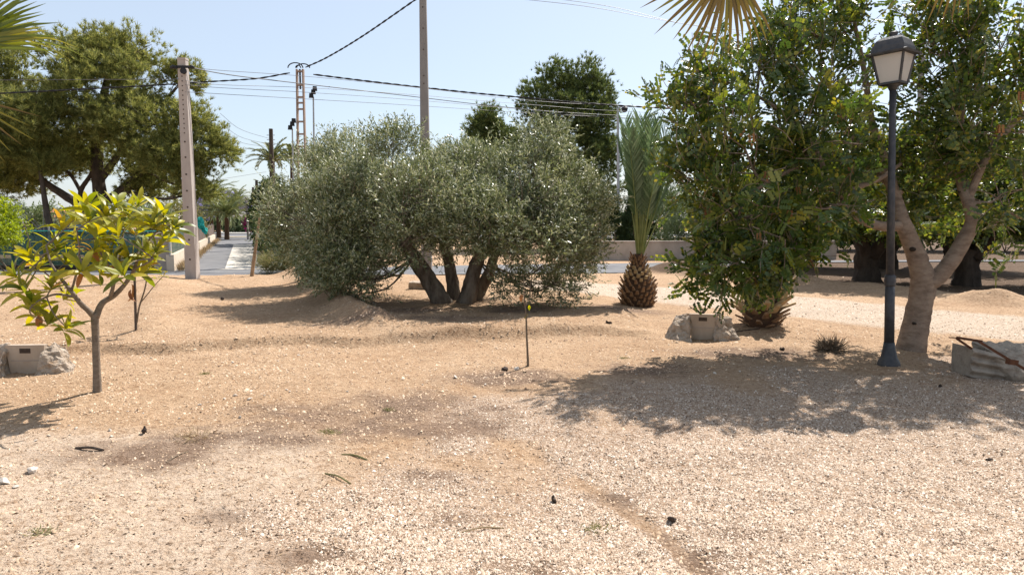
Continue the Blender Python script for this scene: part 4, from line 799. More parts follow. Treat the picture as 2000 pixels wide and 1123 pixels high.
# staked young tree behind the loquat
sb = gpt(265, 636); YS = sb[1]; t = tree('young_tree', sb, 'young tree tied to a dark stake behind the loquat', 'young tree')
MB().tube([sb-np.array([0, 0, .1]), at(263, 545, YS), at(262, 520, YS)], [.018, .016, .014], 7, .05).build('stake', M_darkwood, t)
mb = MB(); limb(mb, px4([(267, 630, .014), (272, 600, .012), (284, 560, .010), (288, 520, .007), (286, 480, .004)], YS), 6); limb(mb, px4([(274, 592, .008), (300, 560, .006), (318, 540, .004)], YS), 5); mb.build('trunk', M_twig, t)
SLM = npmesh('leaf', *big_leaf(.10, .03, .6, .3), M_loquat, True); rng = np.random.default_rng(63)
for px, py in ((318, 540), (305, 545), (290, 525), (300, 515), (284, 500), (275, 535), (312, 530), (292, 488)):
    for j in range(6): child('leaf', SLM, t, Matrix.Translation(at(px+rng.normal()*2, py, YS)) @ Matrix.Rotation(j*1.05+rng.random(), 4, 'Z') @ Matrix.Rotation(-.5+rng.normal()*.4, 4, 'Y') @ Matrix.Scale(.8+.4*rng.random(), 4))
dry = npmesh('dry_leaf', *big_leaf(.26, .12, 1.0, .5), M_dryleaf, True); child('dry_leaf', dry, t, Matrix.Translation(at(257, 555, YS-.03)) @ Matrix.Rotation(1.35, 4, 'Y'))
# bare sapling in the middle
sb = gpt(1030, 716); YS = sb[1]; t = tree('sapling', sb, 'thin nearly bare sapling standing alone in front of the olive', 'sapling')
mb = MB(); limb(mb, px4([(1031, 722, .016), (1031, 705, .013), (1029, 660, .011), (1027, 610, .009), (1024, 585, .007), (1023, 550, .004), (1021, 535, .003)], YS), 6); limb(mb, px4([(1028, 597, .006), (1035, 575, .004), (1036, 552, .003)], YS), 5)
limb(mb, px4([(1031, 714, .011, 0), (1024, 718, .009, -.02), (1016, 723, .004, -.03)], YS), 5); mb.build('trunk', M_twig, t)
for px, py, mm_ in ((1034, 596, SLM), (1032, 613, SLM), (1020, 575, dl), (1036, 598, SLM)): child('leaf', mm_, t, Matrix.Translation(at(px, py, YS)) @ Matrix.Rotation(rng.random()*6, 4, 'Z') @ Matrix.Rotation(.6, 4, 'Y') @ Matrix.Scale(.7, 4))

# --- palms
def frond_mesh(L, arch, nl=44, ll=.34, w=.024, bare=.35, vee=.5, r=.014, seed=0, mat=None, fwd=.75, droop=0):
    rg = np.random.default_rng(seed); n = 24; P = [np.zeros(3)]; T = []
    for i in range(n):
        a = arch*(i/n)**1.4; d = np.array([math.sin(a), 0, math.cos(a)]); T.append(d); P.append(P[-1]+d*L/n)
    P = np.array(P); T.append(T[-1]); T = np.array(T); mb = MB(); mb.tube(P, np.linspace(r, r*.15, n+1), 5); nv = mb.n
    V = []; F = []
    for k in range(nl):
        u = bare+(1-bare)*(k+.5)/nl; i = min(n-1, int(u*n)); p = P[i]+(P[i+1]-P[i])*(u*n-i); t = T[i]; nrm = np.cross(t, (0, 1, 0)); prof = math.sin(math.pi*min(1, .25+.75*(1-(u-bare)/(1-bare))*.8+.05))
        for s in (-1, 1):
            d = np.array([0, s, 0])*(1-.3*u)+t*(fwd+.6*u)-nrm*vee*(-1)+rg.normal(size=3)*.09; d /= np.linalg.norm(d); l = ll*(.55+.45*prof)*(.9+.2*rg.random()); sd = np.cross(d, nrm); sd /= np.linalg.norm(sd)
            q = len(V); tip = p+d*l+np.array([0, 0, -droop*l]); m = p+d*l*.5+np.array([0, 0, -droop*l*.2])
            V += [p, m-sd*w/2, tip, m+sd*w/2]; F.append((q, q+1, q+2, q+3))
    if V: mb.add(V, F)
    me = mb.mesh('frond', mat or M_frond); me.materials.append(M_rachis)
    mi = np.zeros(len(me.polygons), np.int32); mi[:n*5+2] = 1; me.polygons.foreach_set('material_index', mi); return me
def boot_mesh(w, L, th, cut, mat):
    V = [(-w/2, 0, 0), (w/2, 0, 0), (w/2*.9, -th, 0), (-w/2*.9, -th, 0), (-w/2*cut, -L*.35, L), (w/2*cut, -L*.35, L), (w/2*cut*.8, -L*.35-th*.7, L*.96), (-w/2*cut*.8, -L*.35-th*.7, L*.96)]
    return MB().add(V, [(0,1,2,3),(4,7,6,5),(0,4,5,1),(1,5,6,2),(2,6,7,3),(3,7,4,0)]).mesh('boot', mat)
def palm_trunk(t, base, h, prof, boots, sizes, rng, up):
    n = 14; P = [[base[0], base[1], base[2]-.08+(h+.08)*i/n] for i in range(n+1)]; rad = [np.interp(i/n, *zip(*prof))*.93 for i in range(n+1)]
    MB().tube(P, rad, 16, .03).build('trunk', M_fibre, t, True)
    for k in range(boots):
        u = (k+.5)/boots*.97; a = k*2.39996; r = np.interp(u, *zip(*prof)); z = base[2]+h*u; f = sizes(u)
        me = f[0]; lean = f[1]; sgn = f[2]
        Mx = Matrix.Translation((base[0]+math.cos(a)*r*.88, base[1]+math.sin(a)*r*.88, z-.03)) @ Matrix.Rotation(a+math.pi/2, 4, 'Z') @ Matrix.Rotation(lean+rng.normal()*.12, 4, 'X') @ Matrix.Rotation(rng.normal()*.12, 4, 'Y') @ Matrix.Scale(sgn*(.85+.3*rng.random()), 4)
        child('boot', me, t, Mx)
rng = np.random.default_rng(71); p1 = gpt(1245, 596)
palm1 = tree('date_palm', p1, 'young date palm with pineapple shaped trunk and upright green fronds', 'palm')
b_low = boot_mesh(.07, .11, .025, .55, M_boot); b_cut = boot_mesh(.085, .085, .035, .8, M_bootcut); b_dry = boot_mesh(.05, .13, .015, .3, M_boot)
palm_trunk(palm1, p1, .98, [(0, .27), (.08, .32), (.3, .335), (.5, .29), (.68, .215), (.8, .15), (1, .105)], 170, lambda u: (b_low if u < .52 else (b_cut if u < .76 else b_dry), .45 if u < .5 else .2, 1.0 if u < .5 else .85), rng, 1)
top = p1+np.array([0.02, 0, .93])
for k, (tx, ty, dy) in enumerate(((1222, 248, -.15), (1252, 240, -.25), (1237, 262, .2), (1283, 248, .1), (1297, 262, -.1), (1262, 275, .3), (1322, 285, 0), (1215, 285, .15), (1310, 330, .25), (1335, 330, -.1), (1273, 256, -.3), (1240, 300, -.2), (1230, 270, -.3), (1262, 250, .15), (1290, 290, -.3), (1305, 300, .1), (1318, 262, .2))):
    e = at(tx, ty, p1[1]+dy*2.2); d = e-top; L = np.linalg.norm(d); az = math.atan2(d[1], d[0]); tilt = math.atan2(math.hypot(d[0], d[1]), d[2])
    me = frond_mesh(L*1.01, .18, 62, .38, .027, .36, .45, .016, k, None, .8)
    child('frond', me, palm1, Matrix.Translation(top+np.array([math.cos(az)*.05, math.sin(az)*.05, 0])) @ Matrix.Rotation(az, 4, 'Z') @ Matrix.Rotation(max(0, tilt-.07), 4, 'Y'))
p2 = gpt(1487, 634); palm2 = tree('date_palm', p2, 'stout palm stump of overlapping dry leaf bases under the carob crown', 'palm')
bb = boot_mesh(.15, .26, .04, .45, M_bootcut); bs = boot_mesh(.10, .17, .03, .5, M_boot); bt = boot_mesh(.17, .34, .04, .35, M_bootcut)
palm_trunk(palm2, p2, .72, [(0, .20), (.15, .26), (.4, .28), (.7, .26), (1, .22)], 62, lambda u: (bs if u < .35 else (bb if u < .7 else bt), .75 if u < .5 else .35, 1.0), np.random.default_rng(72), 1)
ol = at(1527, 600, p2[1]-.05); t = tree('oleander_shoot', np.array([ol[0], ol[1], float(G(ol[0], ol[1]))]), 'bright green oleander shoot sprouting beside the palm stump', 'shoot')
MB().tube([np.array([ol[0]-.06, ol[1], float(G(ol[0], ol[1]))-.03]), ol+np.array([-.02, 0, 0]), at(1525, 560, ol[1])], .005, 5).build('stem', M_lime, t)
olm = npmesh('leaf', *big_leaf(.11, .016, .4, .3), M_lime, True)
for k in range(12): child('leaf', olm, t, Matrix.Translation(at(1525+rng.normal()*1.5, 588-k*2.6, ol[1])) @ Matrix.Rotation(k*2.4, 4, 'Z') @ Matrix.Rotation(-.9, 4, 'Y'))
def far_palm(px, py, ptop, Y, nf, L, label, r=.2, arch=1.5):
    b = at(px, py, Y); b[2] = 0; p = at(px, ptop, Y); t = tree('date_palm', b, label, 'palm', 'palms at the end of the lane'); rg = np.random.default_rng(int(px))
    MB().tube([b, (b+p)/2, p], [r*.75, r*.6, r*.68], 10, .08).build('trunk', M_fibre, t)
    ms = [frond_mesh(L, arch*(.6+.5*k/3), 34, L*.20, .085, .12, .35, .03, k, M_farpalm, .8, .12) for k in range(4)]
    for k in range(nf):
        az = k*2.4; tl = .15+1.15*(k/nf)**.8; child('frond', ms[k % 4], t, Matrix.Translation(p) @ Matrix.Rotation(az, 4, 'Z') @ Matrix.Rotation(tl, 4, 'Y'))
far_palm(443, 467, 425, 58, 34, 2.6, 'full crowned palm nearest the road end of the lane', .28)
far_palm(427, 462, 424, 64, 34, 2.8, 'full crowned palm just left of its twin at the lane end', .3)
far_palm(464, 450, 393, 90, 24, 2.3, 'distant slim palm between jacaranda crowns', .2)
far_palm(413, 462, 392, 66, 30, 3.0, 'taller palm behind the twin palms, partly behind the pale pole', .25)
far_palm(533, 480, 318, 48, 28, 1.9, 'palm top showing over the hedge below the dark wooden pole', .18)
far_palm(570, 480, 312, 50, 22, 1.6, 'palm top showing beside the ladder pole above the olive', .18)
# fan palms beside the camera whose leaf tips hang into the picture
def fan_mesh(L, nseg, spread, w, seed, mat, droop=.15):
    rg = np.random.default_rng(seed); V = []; F = []
    for k in range(nseg):
        a = -spread/2+spread*k/(nseg-1)+rg.normal()*.012; l = L*(.8+.2*math.cos(a*.7))*(.88+.2*rg.random()); d = np.array([math.cos(a), math.sin(a), 0]); s = np.array([-math.sin(a), math.cos(a), 0]); q = len(V); z = rg.normal()*.02*l
        for u, ww, dz in ((0, .12, 0), (.45, 1, -.03), (.75, .62, -.09), (1, .03, -droop-.08*rg.random())):
            c = d*l*u+np.array([0, 0, dz*l+z*u]); V += [c-s*w*ww/2+np.array([0, 0, .006*ww]), c, c+s*w*ww/2+np.array([0, 0, .006*ww])]
        for i in range(3): F += [(q+3*i, q+3*i+3, q+3*i+4, q+3*i+1), (q+3*i+1, q+3*i+4, q+3*i+5, q+3*i+2)]
    return npmesh('fan_leaf', np.array(V), np.array(F), mat)
def fan_palm(base, h, leaves, label, mat):
    t = tree('fan_palm', (base[0], base[1], float(G(base[0], base[1]))), label, 'palm'); b = np.array([base[0], base[1], float(G(base[0], base[1]))]); top = b+np.array([0, 0, h])
    MB().tube([b-np.array([0, 0, .1]), b+np.array([.02, 0, h*.5]), top], [.2, .16, .15], 12, .05).build('trunk', M_fibre, t, True)
    for k, (hub, aim, up, L, nseg, spread, w, m) in enumerate(leaves):
        hub = np.asarray(hub); mid = (top+hub)/2+np.array([0, 0, .12]); MB().tube(smooth_path([top, mid, hub], 6), .011, 6).build('petiole', M_rachis, t)
        x = Vector(aim).normalized(); z = Vector(up); z = (z-x*z.dot(x)).normalized(); y = z.cross(x); Mx = Matrix((x, y, z)).transposed().to_4x4(); Mx.translation = Vector(hub)
        child('fan_leaf', fan_mesh(L, nseg, spread, w, k+5, m), t, Mx)
    return t
hub1 = at(1422, -66, 3.0); hub2 = at(1865, -125, 3.0)
fan_palm((2.55, 1.75), 3.0, [(hub1, (-.38, .0, -1), (0, -1, -.15), .37, 22, 2.2, .020, M_fan), (hub2, (0, .05, -1), (0, -1, -.1), .33, 20, 2.0, .018, M_fan),
      ((3.1, .9, 3.3), (.7, -.7, -.1), (0, 0, 1), .6, 34, 4.2, .03, M_fang), ((2.2, .8, 3.4), (-.4, -.8, .1), (0, 0, 1), .6, 34, 4.2, .03, M_fang), ((3.3, 2.2, 3.35), (.9, .3, .1), (0, 0, 1), .6, 34, 4.2, .03, M_fang)], 'fan palm right of the viewpoint whose browning leaf tips hang from the top edge', M_fan)
hub3 = at(-70, 95, 2.6)
fan_palm((-3.1, 1.45), 2.5, [(hub3, (.75, .12, .62), (-.1, -1, .3), .31, 20, 1.35, .024, M_fang), (at(-40, 60, 2.7), (.95, .1, -.12), (-.1, -.5, 1), .36, 5, .8, .012, M_fang), (at(-70, 190, 2.6), (.55, .05, -.55), (0, -1, .2), .25, 7, 1.1, .010, M_fan),
      ((-3.7, .9, 2.8), (-.7, -.7, .1), (0, 0, 1), .6, 34, 4.2, .03, M_fang), ((-2.9, .6, 2.9), (.1, -.9, .1), (0, 0, 1), .6, 34, 4.2, .03, M_fang)], 'fan palm left of the viewpoint with green leaf reaching into the top left corner', M_fang)

# ------------------------------------------------------------------ hedges, shrubs, far planting
def shrub(name, base, label, cat, blobs, n, per, ll, lw, mat, seed, slen=.25, up=.4, stem=True, group=None, shell=.5, lump=.3):
    rg = np.random.default_rng(seed); t = tree(name, (base[0], base[1], 0), label, cat, group); VF, P, D = shoots(blobs, n, rg, slen, per, ll, lw, up, shell, lump); foliage_obj('foliage', VF, mat, t)
    if stem:
        mb = MB()
        for b in blobs: twigs(mb, [np.array([base[0]+rg.normal()*.1, base[1]+rg.normal()*.1, -.05])], [np.asarray(b[:3])], .03, .008, rg, 6)
        mb.build('stems', M_twig, t)
    return t
hp = along(a1, 26)
HB = [np.array([along(a1, Y)[0]+.75, Y, 1.15+.25*math.sin(Y*1.3), .8, 1.1, 1.25]) for Y in np.arange(24.5, 50, 1.6)]
shrub('hedge', hp, 'dense dark green hedge lining the right side of the lane', 'hedge', HB, 3600, 9, .13, .07, M_hedge, 81, .25, .2, False)
shrub('garden_tree', along(a1, 44), 'dark leafy tree rising above the lane hedge beside the wooden poles', 'tree', [blob(515, 400, 44, 22, 34, 1.0), blob(530, 375, 44, 20, 26, 1.0), blob(505, 430, 44, 14, 22, .8), blob(545, 410, 44, 24, 40, 1)], 1500, 10, .16, .10, M_hedge, 82, .3, .3)
shrub('weeds', g0(545, 533), 'grey green weeds spreading along the foot of the lane hedge', 'weeds', [blob(545, 522, 20.5, 36, 14, .5), blob(525, 525, 20.3, 20, 12, .4), blob(585, 525, 20.2, 30, 14, .5), blob(620, 528, 19.8, 26, 12, .5)], 1500, 10, .16, .012, M_weed, 83, .3, 1.1, False)['kind'] = 'stuff'
rg = np.random.default_rng(84); n = 2600; u = rg.random(n); x0 = lw0[0]+(lw1[0]-lw0[0])*u**1.5+.22+np.abs(rg.normal(size=n))*.14; y0 = lw0[1]+(lw1[1]-lw0[1])*u**1.5
D = rg.normal(size=(n, 3))*.35; D[:, 2] = 1; V, F = scatter(LEAF4, LEAF4F, np.stack([x0, y0, 0*x0+.03], 1), frames(D, rg), np.stack([0*u+.014, 0*u+.014, .12+.22*rg.random(n)], 1)); tag(link('verge_grass', npmesh('verge_grass', V, F, M_straw)), 'dry straw grass along the foot of the lane wall', 'grass', kind='stuff')
for k, (px, lab) in enumerate(((1190, 'dark clipped cypress hedge plant nearest the olive, above the low wall'), (1212, 'middle dark cypress above the low wall, left of the date palm'), (1238, 'dark cypress directly behind the date palm fronds'))):
    b = at(px, 505, 30+k*.2); shrub('cypress', b, lab, 'cypress', [np.array([b[0], b[1], .5+.55*j, .42-.05*(j == 3), .42, .5]) for j in range(4)], 1300, 8, .09, .03, M_cypress, 85+k, .2, 1.4, True, 'cypresses behind the low wall')
b = at(1365, 505, 31); shrub('pepper_tree', b, 'weeping grey green pepper tree hanging over the low wall', 'tree', [blob(1340, 400, 30.5, 50, 44, 1.2), blob(1390, 410, 30.5, 55, 48, 1.2), blob(1320, 450, 30, 34, 36, .8), blob(1365, 460, 29.6, 42, 40, .8), blob(1410, 455, 29.8, 40, 44, .9), blob(1440, 380, 31, 50, 50, 1.2)], 2900, 12, .13, .026, M_pepper, 89, .5, -1.0)
b = at(1270, 505, 33); shrub('background_tree', b, 'loose green tree filling the gap behind the date palm', 'tree', [blob(1290, 420, 33, 50, 50, 1.4), blob(1240, 440, 33.5, 40, 30, 1.2), blob(1480, 430, 34, 70, 60, 1.6)], 1500, 10, .18, .08, M_hedge, 90, .3, .2)
for k, (px, py, rx, ry, Y, lab) in enumerate(((1560, 420, 60, 70, 36, 'leafy tree beyond the wall behind the left orchard trunks'), (1680, 400, 70, 60, 38, 'leafy tree far behind the orchard near the lamp post'), (1820, 395, 80, 60, 37, 'leafy tree far behind the orchard, behind the forked trunk'), (1960, 400, 80, 60, 36, 'leafy tree far behind the orchard at the right edge'))):
    b = at(px, 500, Y); shrub('background_tree', b, lab, 'tree', [blob(px, py, Y, rx, ry, 2), blob(px-30, py+30, Y, rx*.7, ry*.7, 1.5), blob(px+35, py+35, Y, rx*.7, ry*.7, 1.5)], 1600, 9, .22, .11, M_hedge, 95+k, .35, .3, True, 'trees beyond the orchard')
rng = np.random.default_rng(101)
for px, py, rx, ry, Y, lab in ((395, 405, 24, 18, 80, 'purple flowering jacaranda crown left of the twin palms'), (448, 392, 26, 14, 98, 'purple jacaranda crown behind the distant slim palm'), (475, 402, 18, 10, 110, 'farthest pale purple jacaranda at the end of the lane')):
    b = at(px, 455, Y); shrub('jacaranda_tree', b, lab, 'jacaranda', [blob(px, py, Y, rx, ry, 1.6), blob(px-rx*.6, py+ry*.5, Y, rx*.6, ry*.7, 1.2), blob(px+rx*.6, py+ry*.4, Y, rx*.6, ry*.7, 1.2)], 800, 8, .26, .16, M_jac, int(px), .4, .3, True, 'jacarandas at the lane end')
b = at(440, 456, 90); shrub('flowering_hedge', b, 'green hedge with pale flowers across the far road', 'hedge', [blob(px, 440, 90, 22, 13, 1.5) for px in range(370, 500, 18)], 2600, 8, .24, .15, M_pepper, 103, .4, .3, False)
b = at(488, 466, 60); shrub('bougainvillea', b, 'magenta bougainvillea at the far end of the lane hedge', 'shrub', [blob(488, 438, 60, 7, 13, .5)], 260, 8, .13, .09, M_boug, 104, .3, .2)
b = at(15, 490, 20.8); shrub('lime_shrub', b, 'bright lime green shrub at the left edge before the mesh fence', 'shrub', [blob(5, 420, 20.5, 26, 24, .6), blob(18, 455, 20.5, 24, 22, .5), blob(-20, 450, 20.5, 40, 50, .8), blob(48, 440, 20.6, 12, 8, .3)], 620, 9, .09, .045, M_lime, 105, .25, .5)
t = tree('bare_shrub', at(105, 488, 25), 'leafless pale twiggy shrub behind the mesh fence', 'shrub'); mb = MB(); rg = np.random.default_rng(106)
for px, py in ((25, 405), (45, 400), (60, 420), (85, 410), (110, 420), (135, 430), (70, 440), (150, 445), (40, 430), (165, 420)): twigs(mb, [at(100+rg.normal()*6, 492, 25)], [at(px, py, 25+rg.normal()*.4)], .02, .006, rg, 5)
mb.build('stems', M_conc2, t)
for k, (px, py, rx, ry, Y) in enumerate(((60, 425, 80, 30, 36), (165, 434, 66, 26, 38), (270, 425, 70, 34, 40), (345, 428, 50, 38, 42))):
    b = at(px, 480, Y); shrub('olive_shrub', b, ['dull green shrub behind the mesh fence, farthest left', 'dull green shrub below the pine trunk behind the fence', 'dull green shrub behind the loquat crown beyond the fence', 'dull green shrub beyond the fence next to the pale pole'][k], 'shrub', [blob(px, py, Y, rx, ry, 1.2), blob(px+20, py+14, Y, rx*.8, ry*.8, 1)], 900, 9, .15, .05, M_weed if k % 2 else M_pepper, 110+k, .3, .4, True, 'shrubs behind the mesh fence')
hx = at(134, 455, 78); t = thing('house', (hx[0], hx[1], 0), 'far house with orange tiled roof glimpsed under the left pine', 'house')
MB().box((hx[0], hx[1], 1.0), (4.2, 5, 2.2)).build('wall', M_house, t)
MB().add([(hx[0]-2.5, hx[1]-2.9, 2.05), (hx[0]+2.5, hx[1]-2.9, 2.05), (hx[0]+2.5, hx[1]+2.9, 2.05), (hx[0]-2.5, hx[1]+2.9, 2.05), (hx[0]-2.2, hx[1], 2.95), (hx[0]+2.2, hx[1], 2.95)], [(0,3,2,1),(0,1,5,4),(2,3,4,5),(1,2,5),(3,0,4)]).build('roof', M_tile, t)
MB().box((hx[0]+.6, hx[1]-2.51, 1.2), (.9, .06, 1.0)).build('window', M_carg, t)

# ------------------------------------------------------------------ lamp post
lb_ = gpt(1736, 713); YLp = lb_[1]; lt = at(1744, 168, YLp)
t = thing('lamp_post', lb_, 'dark iron garden lamp post with white paned lantern, right foreground', 'lamp post')
ax = lt-lb_; H = np.linalg.norm(ax); axn = ax/H
def on(u): return lb_+ax*u
s = YLp/FPX
MB().tube([on(-.02), on(.003), on(.012), on(.03), on(.06), on(.085)], [.118, .118, .112, .085, .066, .056], 20).build('base', M_iron, t, True)
post = MB().tube([on(.08), on(.315)], [.053, .050], 16).build('post', M_iron, t, True)
MB().tube([on(.29), on(.297), on(.303), on(.312), on(.318), on(.325), on(.332)], [.05, .061, .054, .064, .056, .060, .045], 18).build('collar', M_iron, post, True)
MB().tube([on(.32), on(.6), on(.985)], [.044, .039, .034], 14).build('shaft', M_iron, t, True)
q = Vector(axn).to_track_quat('Z', 'Y').to_matrix(); rotL = np.array(q @ Matrix.Rotation(R(41), 3, 'Z'))
def lw(v): return (np.asarray(v, float) @ rotL.T)+lt
hb, ht, zb, zt = .105, .158, .02, .325
mb = MB()
for sx, sy in ((1, 1), (1, -1), (-1, -1), (-1, 1)): mb.bar(lw((sx*hb, sy*hb, zb)), lw((sx*ht, sy*ht, zt)), .02)
for k in range(4):
    c4 = [(1, 1), (1, -1), (-1, -1), (-1, 1)]; a, b = c4[k], c4[(k+1) % 4]
    mb.bar(lw((a[0]*hb, a[1]*hb, zb)), lw((b[0]*hb, b[1]*hb, zb)), .022); mb.bar(lw((a[0]*ht, a[1]*ht, zt)), lw((b[0]*ht, b[1]*ht, zt)), .022)
mb.build('lantern_frame', M_iron, t)
for k in range(4):
    a, b = c4[k], c4[(k+1) % 4]; f = .97
    MB().add([lw((a[0]*hb*f, a[1]*hb*f, zb+.008)), lw((b[0]*hb*f, b[1]*hb*f, zb+.008)), lw((b[0]*ht*f, b[1]*ht*f, zt-.008)), lw((a[0]*ht*f, a[1]*ht*f, zt-.008))], [(0,1,2,3)]).build('glass_pane', M_glass, t)
def ring4(h, z): return [lw((h, h, z)), lw((h, -h, z)), lw((-h, -h, z)), lw((-h, h, z))]
prof = [(.205, .318), (.212, .338), (.170, .350), (.160, .40), (.130, .47), (.098, .50)]
V = np.concatenate([ring4(h, z) for h, z in prof]); n = len(prof)
F = [(i*4+j, i*4+(j+1) % 4, (i+1)*4+(j+1) % 4, (i+1)*4+j) for i in range(n-1) for j in range(4)]+[(0,1,2,3), tuple(4*(n-1)+j for j in (3,2,1,0))]
rf = MB().add(V, F).build('roof', M_iron, t)
MB().tube([lw((0, 0, .495)), lw((0, 0, .51)), lw((0, 0, .535)), lw((0, 0, .555)), lw((0, 0, .565))], [.055, .04, .036, .052, .03], 14).build('finial', M_iron, rf, True)
MB().tube([lw((0, 0, -.05)), lw((0, 0, -.01)), lw((0, 0, .02))], [.036, .055, .10], 14).build('neck', M_iron, t, True)

# ------------------------------------------------------------------ irrigation boxes, broken block, stones
def irrigation_box(c, w, h, rz, label, seed, cheekL, cheekR):
    t = thing('irrigation_box', c, label, 'irrigation box'); Rz = np.array([[math.cos(rz), -math.sin(rz), 0], [math.sin(rz), math.cos(rz), 0], [0, 0, 1]])
    def W(v): return (Rz @ np.asarray(v, float))+np.asarray(c)
    V = [W((x*(w/2)*(1 if z > 0 else .78), y, z)) for z in (-.06, h) for x, y in ((-1, .0), (1, .0), (1, .06), (-1, .06))]
    MB().add(V, [(0,3,2,1),(4,5,6,7),(0,1,5,4),(1,2,6,5),(2,3,7,6),(3,0,4,7)]).build('panel', M_box, t)
    MB().add([W((x*.055+.0, y, h*.80+z*.05)) for z in (-.5, .5) for x, y in ((-1, -.004), (1, -.004), (1, .01), (-1, .01))], [(0,3,2,1),(4,5,6,7),(0,1,5,4),(1,2,6,5),(2,3,7,6),(3,0,4,7)]).build('slot', M_clod, t)
    MB().add([W((x*w*.38, y, h*.46+z*.008)) for z in (-.5, .5) for x, y in ((-1, -.003), (1, -.003), (1, .01), (-1, .01))], [(0,3,2,1),(4,5,6,7),(0,1,5,4),(1,2,6,5),(2,3,7,6),(3,0,4,7)]).build('joint', M_pilaster, t)
    for s, ck in ((-1, cheekL), (1, cheekR)):
        pts = [W((s*(w/2*.95), .05, h*1.02)), W((s*(w/2+.03), .14, h)), W((s*(w/2+ck[0]*.6), .16, h*.86)), W((s*(w/2+ck[0]), .10, h*.30)), W((s*(w/2+ck[0]*1.25), .04, -.05)), W((s*(w/2*.8), .06, -.08)), W((s*(w/2*.78), -ck[1], -.06)), W((s*(w/2+ck[0]*.5), -ck[1], -.06)), W((s*(w/2+ck[0]*.55), -ck[1]*.15, h*.60)), W((s*(w/2-.01), -ck[1]*.35, h*.62))]
        link('mortar_cheek', lump_mesh('mortar_cheek', [tuple(p) for p in pts], M_mortar, .06, 4, seed+s, 6), t)
    return t
c = gpt(52, 730); irrigation_box(c, .40, .31, .06, 'concrete irrigation box with slotted panel at the left edge', 7, (.26, .22), (.24, .20))
c = gpt(1385, 664); irrigation_box(c+np.array([-.07, .08, 0]), .36, .34, -.25, 'concrete irrigation box with rough mortar cheeks left of the palm stump', 9, (.30, .24), (.24, .12))
bc = gpt(1950, 738); t = thing('concrete_block', bc, 'broken fluted concrete block lying at the right edge', 'concrete block')
n = 40; prof = []
for i in range(n+1):
    u = i/n; y = -.16-.05*u*0+.022*math.sin(u*math.pi*6.2); prof.append((y, -.02+.30*u))
A0 = at(1893, 700, YLp*.965)-bc; Lb = .34; ring = [(p[0], p[1]) for p in prof]+[(.16, .28), (.16, -.02)]
V = []; dirv = np.array([.93, -.30, -.10])
for k in range(9):
    u = k/8
    for y, z in ring: V.append(bc+np.array([-.29, .16, .03])+dirv*Lb*u+np.array([0, y*(1-.1*u), z*(1-.12*u)]))
m = len(ring); F = [(k*m+j, k*m+(j+1) % m, (k+1)*m+(j+1) % m, (k+1)*m+j) for k in range(8) for j in range(m)]+[tuple(range(m))[::-1], tuple(8*m+j for j in range(m))]
MB().add(V, F).build('fluted_side', M_block, t)
link('mortar_mass', lump_mesh('mortar_mass', [tuple(bc+np.array(v)) for v in ((-.12, .0, .30), (.05, -.12, .20), (.10, -.2, .10), (.05, -.18, -.03), (.5, -.15, -.03), (.5, -.12, .2), (.5, .25, .3), (-.1, .3, .33), (.12, .2, .34), (-.05, .3, -.03), (.5, .3, -.03))], M_block, .045, 4, 5, 6), t)
Yb = bc[1]
t = thing('rusty_frame', at(1905, 690, Yb-.1), 'rusty angle iron frame resting on the broken concrete block', 'iron frame')
for a, b, w in (((1868, 659, .05), (1919, 667, -.12), .022), ((1912, 667, -.15), (2010, 726, -.30), .026), ((1868, 661, .05), (1898, 681, .0), .024), ((1853, 659, .06), (1870, 660, .05), .010), ((1968, 706, -.26), (1985, 708, -.24), .05)):
    MB().bar(at(a[0], a[1], Yb+a[2]), at(b[0], b[1], Yb+b[2]), w).build('bar', M_rust, t)
ob3 = at(822, 580, 15.0); ob3[2] = float(G(ob3[0], ob3[1])); tag(link('stone_block', lump_mesh('stone_block', [tuple(ob3+np.array([x, y, z])) for x in (-.26, .24) for y in (-.15, .15) for z in (-.04, .17)], M_mortar, .03, 2, 8, 6)), 'squared pale stone block lying behind the olive trunks', 'stone block')
# dry brush clump by the lamp, debris
c = gpt(1622, 684); rg = np.random.default_rng(120); n = 900; D = rg.normal(size=(n, 3)); D[:, 2] = np.abs(D[:, 2])*.8; D /= np.linalg.norm(D, axis=1)[:, None]
V, F = scatter(LEAF4, LEAF4F, c+D*np.array([.16, .14, .10])*rg.random((n, 1)), frames(D+rg.normal(size=(n, 3))*.6, rg), np.stack([0*D[:, 0]+.008, 0*D[:, 0]+.008, .06+.12*rg.random(n)], 1))
tag(link('dry_brush', npmesh('dry_brush', V, F, M_twig)), 'brown clump of dry brush on the ground left of the lamp post', 'dry brush')
c = gpt(1372, 612); mb = MB(); rg = np.random.default_rng(121)
for k in range(9): twigs(mb, [c-np.array([0, 0, .02])], [c+np.array([rg.normal()*.16, rg.normal()*.1, .06+abs(rg.normal())*.12])], .012, .005, rg, 5)
tag(mb.build('dead_twigs', M_bark_d), 'knot of dead dark twigs behind the right irrigation box', 'twigs')
